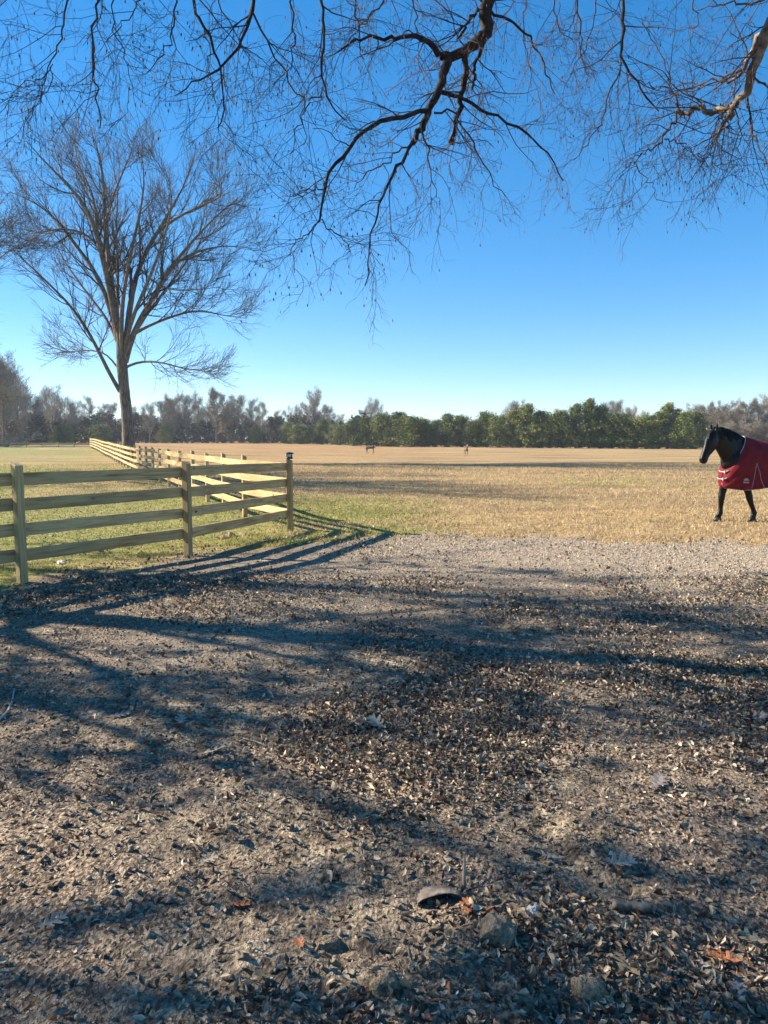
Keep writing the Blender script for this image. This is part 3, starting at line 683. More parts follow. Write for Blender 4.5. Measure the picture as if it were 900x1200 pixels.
# ------------------------------------------------------------------ far trees
def bare_far(seed, h=15, wide=.36, twigr=.035, leafy=0):
    r = np.random.default_rng(seed)
    tr, trr = resample([[0, 0, -.5], [.1, 0, h * .2], [r.normal() * .3, 0, h * .45], [r.normal() * .5, r.normal() * .3, h * .75], [r.normal() * .5, 0, h * .97]], [.26, .2, .16, .09, .03], 14)
    P0, R0 = grow(tr, trr, 20, 44, h * wide, 7, .10, (0, 0, .12), .5, .18, .98, r=r, rmin=.05, fall=.45)
    P1_, R1_ = grow(P0, R0, 8, 38, h * .15, 5, .13, (0, 0, .10), .6, .2, 1, r=r, rmin=.03)
    P2_, R2_ = grow(P1_, R1_, 5, 38, h * .07, 4, .15, (0, 0, .08), .6, .1, 1, r=r, rmin=twigr * .5)
    v1, f1 = tubes([(tr, trr)], 7); v2, f2 = tubes([(P0, R0)], 4); v3, f3 = tubes([(P1_, R1_), (P2_, R2_)], 3)
    v2 = np.concatenate([v2, v3]); f2 = np.concatenate([f2, f3 + len(v2) - len(v3)])
    # fine twig ends: slender upright slivers
    E = P2_[:, 1:].reshape(-1, 3); ns_ = 5200; C = E[r.integers(0, len(E), ns_)] + r.normal(size=(ns_, 3)) * .32
    d = norm(C * np.array([1, 1, .15]) * .16 + r.normal(size=(ns_, 3)) * .45 + np.array([0, 0, .75])); q = norm(np.cross(d, r.normal(size=(ns_, 3))))
    ln = (.35 + .5 * r.random((ns_, 1))); wd_ = .014 + .016 * r.random((ns_, 1))
    v5 = np.stack([C - q * wd_, C + q * wd_, C + d * ln + q * wd_ * .4, C + d * ln - q * wd_ * .4], 1).reshape(-1, 3); f5 = np.arange(ns_ * 4).reshape(-1, 4)
    f2 = np.concatenate([f2, f5 + len(v2)]); v2 = np.concatenate([v2, v5])
    out = [('trunk', mesh_np('trunk', v1, f1, M['bark'], True, link=False)), ('branches', mesh_np('branches', v2, f2, M['twig_far'], link=False))]
    v6 = v5.reshape(-1, 4, 3); c6 = v6.mean(1, keepdims=True); v6 = ((v6 - c6) * 1.75 + c6).reshape(-1, 3)
    vb, fb = tubes([(P0, R0)], 3)
    geo = [(v1, f1, (.12, .10, .09)), (vb, fb, (.15, .13, .11)), (v6, f5, (.235, .22, .18))]
    if leafy:
        E = P2_.reshape(-1, 3); cl = vnoise(E[:, 0] * .6 + 50, E[:, 2] * .6 + E[:, 1] * .5 + 50, seed); E = E[cl > .25]
        C = E[r.integers(0, len(E), leafy)] + r.normal(size=(leafy, 3)) * .3
        v4, f4 = quads(C, np.full(leafy, .11), r)
        out.append(('foliage', mesh_np('foliage', v4, f4, M['brown_leaf'], link=False))); geo.append((v4, f4, (.2, .15, .08)))
    return out, geo, h
def cedar(seed, h=8, rad=2.3, n=11000, point=.75):
    r = np.random.default_rng(seed); rad = rad * 1.0
    # limbs reaching out, each with its own fan of sprays
    nb = 90
    z = h * (0.0 + .96 * (np.arange(nb) + r.random(nb)) / nb); th = r.random(nb) * 2 * np.pi
    prof = rad * np.clip(1 - (z / h) ** 1.6, 0, 1) ** point * (0.62 + .62 * r.random(nb)) * (0.90 + 0.1 * ss(0, .25, z / h))
    d = np.stack([np.cos(th), np.sin(th), .30 + .8 * z / h], 1)
    P = np.stack([np.stack([np.zeros(nb), np.zeros(nb), z - .1 * h * 0], 1) + d * (prof * k / 5)[:, None] for k in range(6)], 1)
    Rr = np.tile(np.linspace(.035, .008, 6), (nb, 1))
    which = r.integers(0, nb, n); t = r.random(n) ** .55
    C = P[which, 0] + (P[which, 5] - P[which, 0]) * t[:, None] + r.normal(size=(n, 3)) * (.10 + .20 * t)[:, None] * rad / 2.2
    C[:, 2] = np.abs(C[:, 2] - .08) + .08
    v1, f1 = tubes([(np.array([[[0, 0, -.4], [0, 0, h * .4], [0, 0, h * .93]]]), np.array([[.16, .1, .02]]))], 6)
    v2, f2 = tubes([(P, Rr)], 3); v1b = np.concatenate([v1, v2]); f1b = np.concatenate([f1, f2 + len(v1)])
    v3, f3 = quads(C, np.full(n, .12), r, aspect=.5)
    return [('trunk', mesh_np('trunk', v1b, f1b, M['bark'], link=False)), ('foliage', mesh_np('foliage', v3, f3, M['cedar'], link=False))], [(v1b, f1b, (.12, .1, .09)), (v3, f3, (.06, .08, .03))], h
bares = [bare_far(101, 15), bare_far(102, 14, .42), bare_far(103, 16, .33), bare_far(104, 13, .5)]
leafy = [bare_far(111, 16, .42, leafy=5000), bare_far(112, 14, .48, leafy=3200)]
cedars = [cedar(121, 8, 2.3), cedar(122, 7, 2.7, point=.6), cedar(123, 9, 2.1, point=.85), cedar(124, 6, 2.6, point=.5)]
TREES = []
def plant(kind, px, top, Y, wide=1.0, name=None):
    """tree whose top shows at photo row `top`, trunk at photo column px, Y metres away"""
    src, geo, h = kind
    p = W(px, 520, Y); z = gz(p.x, Y); H = W(px, top, Y).z - z
    s = H / (h * (1.14 if h > 9.5 else 1.0)); rz = random.uniform(0, 6.28)
    root = empty(name or 'tree', (p.x, Y, z), rz); root.scale = (s * wide, s * wide, s)
    for nm, me in src:
        o = obj(nm, me, root)
        if nm in ('branches', 'foliage'): o['kind'] = 'stuff'
    TREES.append((px, Y, name, root)); return root
tops_left = [(-90, 440), (-50, 400), (-20, 405), (0, 412), (22, 440), (42, 462), (60, 454), (80, 470), (102, 462), (125, 470), (150, 474), (178, 470), (200, 467), (222, 463), (236, 462), (255, 459), (275, 462), (300, 468), (322, 476), (345, 480), (367, 462), (400, 483), (418, 486), (437, 471), (460, 486)]
tl = np.array(tops_left, float)
def topat(px): return float(np.interp(px, tl[:, 0], tl[:, 1]))
# left corner: dark nearer wood edge
for px, top, Y, k, wd in [(-95, 425, 108, 1, 1.4), (-58, 405, 112, 0, 1.3), (-22, 402, 116, 1, 1.2), (4, 418, 122, 3, 1.1), (24, 446, 140, 0, 1.15), (44, 466, 160, 3, 1.2)]:
    plant(bares[k], px, top, Y, wd, 'bare_woodland_tree')
# the far wood, front row
for px in [60, 76, 90, 104, 120, 134, 160, 176, 190, 204, 218, 232, 268, 284, 296, 308, 322, 336, 350, 384, 398, 414, 426, 448, 462]:
    k = random.choice(bares); plant(k, px + random.uniform(-3, 3), topat(px) + random.uniform(0, 7), random.uniform(190, 215), random.uniform(.95, 1.3), 'bare_woodland_tree')
plant(leafy[0], 254, 458, 186, 1.15, 'russet_tree'); plant(leafy[1], 204, 465, 212, 1.0, 'russet_tree')
plant(leafy[1], 367, 461, 200, 1.05, 'round_topped_tree'); plant(bares[3], 437, 470, 190, 1.1, 'round_bare_tree')
plant(leafy[1], 738, 480, 215, 1.0, 'russet_tree')
# evergreens in and before the wood
for px, top, Y, k, wd in [(338, 497, 182, 1, 1.1), (352, 500, 178, 3, 1.3), (378, 492, 180, 0, 1.2), (398, 500, 175, 3, 1.3), (118, 500, 185, 3, 1.3), (300, 500, 186, 1, 1.0), (196, 498, 190, 1, 1.1), (74, 500, 178, 3, 1.3),
                          (414, 494, 160, 1, 1.0), (430, 490, 158, 0, 1.1), (447, 488, 156, 1, 1.1), (466, 484, 154, 0, 1.3), (482, 492, 150, 3, 1.1), (498, 494, 152, 1, .9), (511, 496, 150, 3, .9), (525, 486, 148, 0, 1.15), (541, 490, 150, 1, 1.0), (557, 496, 146, 3, 1.0), (570, 486, 148, 1, 1.1), (584, 491, 144, 3, 1.0), (601, 481, 143, 2, 1.2), (618, 474, 142, 2, 1.15), (632, 483, 142, 0, 1.1),
                          (645, 489, 141, 3, 1.0), (660, 486, 140, 1, 1.1), (675, 474, 139, 2, 1.0), (690, 468, 139, 2, 1.15), (703, 477, 140, 0, 1.1), (717, 490, 138, 3, 1.2), (731, 486, 142, 0, 1.0), (744, 494, 137, 3, 1.3), (758, 490, 137, 1, 1.1), (772, 484, 136, 0, 1.1), (782, 473, 138, 2, 1.1), (793, 480, 138, 2, 1.0), (804, 486, 134, 1, 1.1), (815, 484, 134, 0, 1.1)]:
    plant(cedars[k], px, top, Y, wd * random.uniform(1.15, 1.5), 'cedar_tree')
# right end: grey-tan wood behind the horse
for px, top in [(598, 476), (606, 472), (655, 480), (712, 474), (722, 470), (733, 478), (752, 484), (812, 476), (826, 474), (838, 480), (850, 473), (862, 478), (874, 470), (888, 472), (901, 466), (916, 470), (932, 468), (950, 470), (972, 472)]:
    Y = random.uniform(150, 175) if px > 800 else random.uniform(165, 190)
    kk = leafy[random.randint(0, 1)] if px > 800 and random.random() < .45 else random.choice(bares)
    plant(kk, px, top, Y, random.uniform(1.0, 1.3), 'russet_tree' if kk in leafy else 'bare_woodland_tree')
for px, top, Y, k in [(836, 500, 142, 3), (852, 497, 143, 1), (868, 499, 142, 3), (884, 496, 142, 1), (902, 497, 141, 3), (920, 495, 140, 1), (940, 496, 140, 3)]:
    plant(leafy[k % 2], px, top, Y, 1.7, 'low_scrub_tree')
def ordinal(n):
    a = ['', 'first', 'second', 'third', 'fourth', 'fifth', 'sixth', 'seventh', 'eighth', 'ninth', 'tenth', 'eleventh', 'twelfth', 'thirteenth', 'fourteenth', 'fifteenth', 'sixteenth', 'seventeenth', 'eighteenth', 'nineteenth']
    tens = ['', '', 'twenty', 'thirty', 'forty', 'fifty']
    if n < 20: return a[n]
    return tens[n // 10] + ('-' + a[n % 10] if n % 10 else '').replace('--', '-') if n % 10 else {20: 'twentieth', 30: 'thirtieth', 40: 'fortieth', 50: 'fiftieth'}[n]
DESC = {'bare_woodland_tree': ('leafless grey-brown tree of the wood across the field', 'leafless grey-brown trees in the far wood'), 'cedar_tree': ('dark green bushy cedar along the far edge of the field', 'cedars along the far edge of the field'),
        'russet_tree': ('tree with thin russet foliage in the far wood', 'trees with russet leaves in the far wood'), 'low_scrub_tree': ('low brownish scrub tree behind the horse', 'scrub trees behind the horse'),
        'round_topped_tree': ('round-topped pale brown tree rising above the far wood left of centre', None), 'round_bare_tree': ('rounded bare tree above the wood, above the left deer', None)}
for nm in DESC:
    g = sorted([t for t in TREES if t[2] == nm], key=lambda t: t[0])
    for i, t in enumerate(g):
        if len(g) == 1: tag(t[3], DESC[nm][0], 'tree')
        else: tag(t[3], DESC[nm][0] + ', ' + ordinal(i + 1) + ' counted from the left', 'tree', DESC[nm][1])

# depth of the wood behind the front row, one mass
def far_mass():
    r = np.random.default_rng(9); V = []; Fq = []; Cc = []; base = 0
    spots = []
    for px in np.arange(-140, 480, 6): spots.append((px, topat(px) + 17 + r.random() * 12 if px < 440 else 494, r.uniform(206, 245) if px > 50 else r.uniform(150, 190), 'b'))
    for px in np.arange(-150, 480, 9): spots.append((px, 488 + r.random() * 12, (r.uniform(192, 206) if px > 50 else r.uniform(124, 150)), 'u'))
    for px in np.arange(440, 830, 8.5): spots.append((px, np.interp(px, [440, 520, 600, 690, 830], [506, 509, 508, 508, 506]) + r.random() * 8, r.uniform(158, 172), 'u'))
    for px in np.arange(790, 1060, 5.5): spots.append((px, 487 + r.random() * 8, r.uniform(175, 200), 'b'))
    for px in np.arange(800, 1060, 8): spots.append((px, 494 + r.random() * 9, r.uniform(150, 165), 'u'))
    for px in np.arange(-150, 1080, 6.5): spots.append((px, 503 + r.random() * 4, r.uniform(250, 262), 'u'))
    for px, top, Y, k in spots:
        p = W(px, 520, Y); z = gz(p.x, Y); H = W(px, top, Y).z - z
        if k == 'b': src, geo, h = bares[r.integers(0, 4)]
        else: src, geo, h = cedars[r.integers(0, 4)]
        s = H / h; wd = r.uniform(1.0, 1.5) if k == 'b' else r.uniform(1.2, 1.8)
        a = r.random() * 6.28; ca, sa = math.cos(a), math.sin(a)
        for v, f, c in geo[1:] if k == 'u' else geo:
            if k == 'u':
                sel = r.random(len(f)) < .10; f = f[sel]; v = v[f.ravel()]; f = np.arange(len(v)).reshape(-1, 4)
                c = (.15, .13, .09) if r.random() < .7 else (.11, .12, .06)
                sz = 2.3
                cc = v.reshape(-1, 4, 3).mean(1, keepdims=True); v = ((v.reshape(-1, 4, 3) - cc) * sz + cc).reshape(-1, 3)
            else:
                sel = r.random(len(f)) < (.24 if c[0] > .23 else 1); f = f[sel]
            x = (v[:, 0] * ca - v[:, 1] * sa) * s * wd + p.x; y = (v[:, 0] * sa + v[:, 1] * ca) * s * wd + Y; zz = v[:, 2] * s + z
            V.append(np.stack([x, y, zz], 1)); Fq.append(f + base); base += len(v)
            Cc.append(np.tile(np.array(c) * r.uniform(.75, 1.25), (len(v), 1)))
    o = mesh_np('distant_wood', np.concatenate(V), np.concatenate(Fq), M['far_leaf'], False, np.concatenate(Cc))
    tag(o, 'dense mass of trees and undergrowth behind the front row across the field', 'woodland', kind='stuff'); print('mass', base)
far_mass()

# brush pile at the left edge
def brush_pile():
    r = np.random.default_rng(31); c = W(14, 520, 104); z = gz(c.x, 104)
    root = empty('brush_pile', (c.x, 104, z)); tag(root, 'heap of cut grey branches on the grass at the far left', 'brush pile')
    for k in range(26):
        L = r.uniform(1.6, 4.0); a = r.uniform(0, math.pi); el = r.uniform(-.05, .75) if k > 3 else r.uniform(.5, .9)
        s = np.array([r.uniform(-2.4, 2.0), r.uniform(-1, 1), r.uniform(0, .5)]); d = np.array([math.cos(a) * math.cos(el), math.sin(a) * .4, math.sin(el)])
        P, Rr = resample([s + d * t * L + r.normal(size=3) * .08 for t in np.linspace(0, 1, 6)], np.linspace(.06, .02, 6), 8)
        P2, R2 = grow(P, Rr, 6, 40, L * .4, 5, .15, (0, 0, .03), .6, .2, 1, r=r, rmin=.018)
        v, f = tubes([(P, Rr), (P2, R2)], 4); mesh_np('branch', v, f, M['twig_far'], parent=root)
brush_pile()

# ------------------------------------------------------------------ horse
def loft(bm, rings, seg=18, latv=(0, 1, 0)):
    """rings: (centre(x,y,z), half_depth, half_width, tangent) -> skin"""
    RV = []
    for i, (c, hd, hw) in enumerate(rings):
        c = Vector(c)
        a = Vector(rings[max(i - 1, 0)][0]); b = Vector(rings[min(i + 1, len(rings) - 1)][0]); t = (b - a).normalized()
        lat = Vector(latv); lat = (lat - t * lat.dot(t)).normalized(); up = t.cross(lat).normalized()
        RV.append([bm.verts.new(c + lat * (hw * math.cos(2 * math.pi * k / seg)) + up * (hd * math.sin(2 * math.pi * k / seg))) for k in range(seg)])
    for a, b in zip(RV[:-1], RV[1:]):
        for k in range(seg): bm.faces.new((a[k], a[(k + 1) % seg], b[(k + 1) % seg], b[k]))
    for R_, i, s in ((RV[0], 0, -1), (RV[-1], -1, 1)):
        c = bm.verts.new(Vector(rings[i][0]) + (Vector(rings[i][0]) - Vector(rings[i + (1 if i == 0 else -1)][0])).normalized() * min(rings[i][1], rings[i][2]) * .55)
        for k in range(seg): bm.faces.new((R_[k], R_[(k + 1) % seg], c))
def remeshed(name, bm, mat, parent, vox, it=4):
    bmesh.ops.recalc_face_normals(bm, faces=bm.faces)
    me = bpy.data.meshes.new(name); bm.to_mesh(me); bm.free(); me.materials.append(mat)
    o = obj(name, me, parent)
    m = o.modifiers.new('remesh', 'REMESH'); m.mode = 'VOXEL'; m.voxel_size = vox; m.use_smooth_shade = True
    s = o.modifiers.new('smooth', 'SMOOTH'); s.iterations = it; s.factor = .5
    return o
M['horse'] = noise_mat('black_horse_coat', [(0.3, (0.0015, 0.0012, 0.001)), (0.7, (0.004, 0.003, 0.0028))], (1, 1, 1), 30, 4, 0.42, 0.08, 0.003, spec=.22)
M['hair'] = noise_mat('black_horse_hair', [(0.3, (0.002, 0.0018, 0.0015)), (0.7, (0.006, 0.005, 0.0045))], (1, 1, 6), 30, 4, 0.5, .2, .003)
M['hoof'] = noise_mat('hoof_horn', [(0.3, (0.02, 0.017, 0.015)), (0.7, (0.05, 0.042, 0.035))], (1, 1, 1), 8, 4, 0.5, .1, .002)
M['blanket'] = noise_mat('red_blanket_cloth', [(0.3, (0.11, 0.006, 0.010)), (0.7, (0.185, 0.010, 0.017))], (1, 1, 1), 9, 5, 0.75, .25, .006, spec=.2)
M['trim'] = plain('grey_blanket_trim', (0.34, 0.31, 0.30), .7)
M['buckle'] = plain('steel_buckle', (0.6, 0.6, 0.58), .3)
M['hsheen'] = M['horse']
def build_horse():
    a = R(20); feet = G(868, 611)
    root = empty('horse', (feet.x, feet.y, gz(feet.x, feet.y)), math.pi + a)
    tag(root, 'black horse in a red blanket standing at the right edge of the field', 'horse')
    bm = bmesh.new()
    OX = 0.03
    loft(bm, [((.43 + OX, 0, 1.10), .13, .11), ((.36 + OX, 0, 1.12), .24, .19), ((.2, 0, 1.17), .33, .23), ((-.05, 0, 1.21), .38, .25), ((-.35, 0, 1.18), .36, .29), ((-.7, 0, 1.17), .34, .31), ((-1.0, 0, 1.22), .33, .30), ((-1.25, 0, 1.26), .31, .28), ((-1.45, 0, 1.22), .25, .22), ((-1.56, 0, 1.18), .12, .11)], 24)
    # neck (turned a little to its left, towards the camera)
    loft(bm, [((.10, 0, 1.27), .37, .17), ((.27, .005, 1.37), .33, .145), ((.42, .012, 1.475), .285, .125), ((.55, .022, 1.565), .245, .108), ((.69, .035, 1.64), .20, .095), ((.80, .05, 1.69), .15, .085)], 20)
    # head
    hx, hy, hz = .83, .06, 1.71
    YW = R(9); cy, sy_ = math.cos(YW), math.sin(YW)
    def hp(d, up=0.0, s=0.0):
        q = d * .48 + up * .87
        return (hx + q * cy - s * sy_, hy + q * sy_ + s * cy, hz - d * .87 + up * .46)
    loft(bm, [(hp(-.06), .07, .065), (hp(.02), .115, .088), (hp(.12, -.015), .155, .10), (hp(.22, -.022), .160, .10), (hp(.32, -.014), .128, .082), (hp(.42, -.002), .096, .067), (hp(.50, 0), .088, .064), (hp(.57, -.006), .088, .068), (hp(.62, -.014), .068, .058)], 20, (-sy_, cy, 0))
    for s in (-1, 1):  # eye ridge, nostril rim, cheek
        loft(bm, [(hp(.13, .06, s * .078), .022, .018), (hp(.19, .05, s * .08), .022, .016)], 8)
        loft(bm, [(hp(.55, .03, s * .045), .018, .014), (hp(.60, .03, s * .045), .020, .016)], 8)
        # ears
        e = Vector((hx - .005 - s * .062 * sy_, hy + s * .062 * cy, hz + .075))
        loft(bm, [(tuple(e + Vector((0, 0, -.03))), .036, .028), (tuple(e + Vector((.004, s * .004, .04))), .034, .026), (tuple(e + Vector((.010, s * .006, .09))), .024, .018), (tuple(e + Vector((.018, s * .002, .135))), .010, .008)], 10)
    # legs: (hoof x, y) etc.
    def fore(y, pts, sh):
        loft(bm, [((sh, y * .9, 1.12), .15, .085), ((pts[0][0], y, .90), .115, .075), ((pts[1][0], y, .72), .095, .072), ((pts[2][0], y, .55), .070, .058), ((pts[3][0], y, .46), .070, .062), ((pts[4][0], y, .38), .056, .048), ((pts[5][0], y, .24), .046, .038), ((pts[6][0], y, .16), .060, .050), ((pts[7][0], y, .10), .052, .046), ((pts[7][0] + .03, y, .055), .064, .058)], 14)
    fa = [(.30,), (.33,), (.37,), (.385,), (.39,), (.395,), (.40,), (.43,)]
    fb = [(.12,), (.04,), (-.03,), (-.06,), (-.09,), (-.165,), (-.20,), (-.185,)]
    fore(-.13, fa, .24); fore(.13, fb, .18)
    def hind(y, dx):
        loft(bm, [((-1.22, y, 1.15), .24, .13), ((-1.18 + dx * .2, y, .95), .19, .115), ((-1.26 + dx * .4, y, .78), .125, .085), ((-1.40 + dx * .7, y, .62), .075, .055), ((-1.47 + dx * .85, y, .53), .066, .048), ((-1.46 + dx * .9, y, .42), .045, .038), ((-1.44 + dx, y, .26), .038, .032), ((-1.43 + dx, y, .17), .046, .038), ((-1.40 + dx, y, .10), .038, .034), ((-1.37 + dx, y, .06), .046, .042)], 14)
    hind(.15, .16); hind(-.15, -.10)
    body = remeshed('body', bm, M['horse'], root, .013, 5)
    for x, y in ((.46, -.13), (-.155, .13), (-1.20, .15), (-1.46, -.15)):
        o = lathe('hoof', [(.062, 0), (.056, .03), (.047, .065), (.03, .075)], M['hoof'], 16, root, (x, y, 0)); o.scale = (1.45, 1.2, 1.05)
    # eyes
    for s in (-1, 1):
        o = lathe('eye', [(.002, -.016), (.012, -.010), (.017, 0), (.012, .010), (.002, .016)], M['black_plastic'], 12, root, hp(.155, .055, s * .082))
    # mane, forelock, tail: strands
    r = np.random.default_rng(4); P = []; Rr = []
    for k in range(240):
        t = r.random(); x = .80 - .74 * t; zc = 1.83 - .21 * t ** 1.3 + .02 * math.sin(t * 3.1); s = -1 if r.random() < .75 else 1
        L = r.uniform(.07, .24); y0 = .055 * (1 - t)
        P.append([[x, y0 + s * .005, zc + .0], [x - .01, y0 + s * .035, zc + .012], [x - .015, y0 + s * .075, zc - L * .4], [x - .02, y0 + s * .105, zc - L]]); Rr.append([.010, .011, .009, .003])
    v, f = tubes([(np.array(P), np.array(Rr))], 4); mesh_np('mane', v, f, M['hair'], True, parent=root)
    P = []
    for k in range(24):
        y0 = .06 + r.normal() * .02
        b0 = Vector(hp(-.02, .06)); b1 = Vector(hp(.06, .13)); b2 = Vector(hp(r.uniform(.14, .2), .125))
        P.append([[b0.x, b0.y + y0 - .06, b0.z + .02], [b1.x, b1.y + y0 - .06, b1.z], [b2.x, b2.y + r.normal() * .03, b2.z]])
    v, f = tubes([(np.array(P), np.tile([.008, .009, .003], (24, 1)))], 4); mesh_np('forelock', v, f, M['hair'], True, parent=root)
    P = []
    for k in range(60):
        q = r.normal(size=2) * .03
        P.append([[-1.54, q[0] * .4, 1.33], [-1.66, q[0] * .8, 1.22], [-1.70 + q[1], q[0] * 1.5, .9], [-1.68 + q[1], q[0] * 1.8, .5]])
    v, f = tubes([(np.array(P), np.tile([.014, .014, .012, .004], (60, 1)))], 4); mesh_np('tail', v, f, M['hair'], True, parent=root)
    # blanket surface P(s, t): s 0 neckline .. 1 tail, t -1 left hem/seam .. 0 spine .. 1 right
    S0 = [0, .06, .12, .2, .32, .45, .6, .75, .9, 1.0]
    TOPX = [.06, .02, -.05, -.16, -.36, -.6, -.9, -1.2, -1.48, -1.62]
    TOPZ = [1.665, 1.655, 1.64, 1.615, 1.575, 1.55, 1.565, 1.60, 1.56, 1.46]
    BOTX = [.44, .50, .53, .50, .24, -.12, -.55, -1.0, -1.40, -1.62]
    BOTZ = [1.07, .94, .80, .67, .62, .645, .70, .67, .66, .67]
    BOTY = [0, 0, 0, .02, .27, .33, .35, .35, .31, .25]
    WID = [.175, .215, .25, .285, .315, .335, .345, .345, .315, .25]
    OPEN = [0, 0, 0, .05, .85, 1, 1, 1, 1, 1]
    def srf(s, t):
        tx, tz, bx, bz, by, wd, op = (float(np.interp(s, S0, q)) for q in (TOPX, TOPZ, BOTX, BOTZ, BOTY, WID, OPEN))
        sg = 1 if t >= 0 else -1; u = abs(t)
        # closed ring
        k = (1 - math.cos(math.pi * u)) / 2; yc = wd * math.sin(math.pi * u) ** .85 if 0 < u < 1 else 0
        xc = tx + (bx - tx) * k; zc = tz + (bz - tz) * k
        # open drape
        if u < .42: q = u / .42 * math.pi / 2; yo = wd * math.sin(q) ** .92; zo = tz - (tz - 1.22) * (1 - math.cos(q)) ; zo = min(zo, tz)
        else: q = (u - .42) / .58; yo = wd + (by - wd) * q; zo = 1.22 + (bz - 1.22) * q
        if u < .42: pass
        xo = tx + (bx - tx) * u ** 1.1
        x = xc + (xo - xc) * op; y = yc + (yo - yc) * op; z = zc + (zo - zc) * op
        wr = (math.sin(s * 46 + u * 5) * .5 + math.sin(s * 27 - u * 7 + 1) * .5) * .016 * min(1, u * 2) * min(1, s * 6)
        return Vector((x, sg * (y + wr), z + wr * .3))
    grid_ = [(s_, t_, srf(s_, t_)) for s_ in np.linspace(0, .7, 90) for t_ in np.linspace(.05, 1, 60)]
    def on(f, z, lift=.006):
        c = min(grid_, key=lambda g: (g[2].x - f) ** 2 + (g[2].z - z) ** 2 + (0 if g[2].y > .03 else 1))[2]
        return Vector((f, c.y + lift, z))
    ns, ntt = 90, 64; V = []; Fq = []
    for i in range(ns + 1):
        for j in range(ntt + 1): V.append(srf((i / ns) ** 1.25, -1 + 2 * j / ntt))
    for i in range(ns):
        for j in range(ntt): a0 = i * (ntt + 1) + j; Fq.append((a0, a0 + 1, a0 + ntt + 2, a0 + ntt + 1))
    bl = mesh_np('blanket', np.array([tuple(v) for v in V]), np.array(Fq), M['blanket'], True, parent=root); tag(bl, 'red turnout blanket with grey trim')
    so_ = bl.modifiers.new('thick', 'SOLIDIFY'); so_.thickness = .008; so_.offset = 0
    def tube_on(name, pts, rad, mat, n=60):
        P_, R_ = resample([tuple(p) for p in pts], [rad] * len(pts), n); v, f = tubes([(P_, R_)], 6); return mesh_np(name, v, f, mat, True, parent=bl)
    tube_on('neck_trim', [srf(0, t) for t in np.linspace(-1, 1, 41)], .010, M['trim'], 80)
    tube_on('hem_trim', [srf(s, -1) for s in np.linspace(.14, 1, 40)], .007, M['trim'], 80)
    tube_on('hem_trim', [srf(s, 1) for s in np.linspace(.14, 1, 40)], .007, M['trim'], 80)
    # shoulder gusset piping on both sides (camera side is +y)
    for f1 in (.05, -.19):
        tube_on('gusset_piping', [on(-.03 + (f1 + .03) * k, 1.15 - .49 * k) for k in np.linspace(0, 1, 9)], .005, M['trim'], 20)
    # chest straps and buckles
    for s, w_ in ((.045, .16), (.105, .15)):
        pts = [srf(s + .012 * abs(t2) * 4, (1 - abs(t2)) * (1 if t2 >= 0 else -1)) + Vector((.012, 0, 0)) for t2 in np.linspace(-w_, w_, 13)]
        pts = [p + Vector((.010, 0, 0)) for p in pts]
        tube_on('chest_strap', pts, .012, M['trim'], 20)
        bk = box_mesh('buckle', .035, .045, .012, M['buckle'], .002); o = obj('buckle', bk, bl); c = srf(s, .97) + Vector((.03, .01, 0)); o.location = c; o.rotation_euler = (0, 0, 1.2)
    # round-topped emblem patch on the near side: dome above a bar
    c0 = on(.16, .80, 0); e1 = (on(.20, .80, 0) - on(.12, .80, 0)).normalized(); e1.z = 0; e1.normalize()
    def patch(name, pts2, mat, lift):
        bm = bmesh.new(); e2 = Vector((0, 0, 1)); nn = e1.cross(e2).normalized()
        if nn.y < 0: nn = -nn
        ee = e1
        lo = [bm.verts.new(c0 + e1 * p[0] + e2 * p[1] + nn * lift) for p in pts2]; hi = [bm.verts.new(c0 + e1 * p[0] + e2 * p[1] + nn * (lift + .006)) for p in pts2]
        bm.faces.new(lo); bm.faces.new(hi)
        for k in range(len(lo)): bm.faces.new((lo[k], lo[(k + 1) % len(lo)], hi[(k + 1) % len(lo)], hi[k]))
        bmesh.ops.recalc_face_normals(bm, faces=bm.faces); me = bpy.data.meshes.new(name); bm.to_mesh(me); bm.free(); me.materials.append(mat); return obj(name, me, bl)
    patch('emblem_dome', [(-.048, .008)] + [(.048 * -math.cos(q), .008 + .046 * math.sin(q)) for q in np.linspace(.1, math.pi - .1, 12)] + [(.048, .008)], M['trim'], .014)
    patch('emblem_bar', [(-.05, -.04), (.05, -.04), (.05, -.012), (-.05, -.012)], M['trim'], .014)
    patch('emblem_backing', [(-.058, -.05), (.058, -.05), (.058, .062), (-.058, .062)], M['blanket'], .006)
    return root
horse = build_horse()

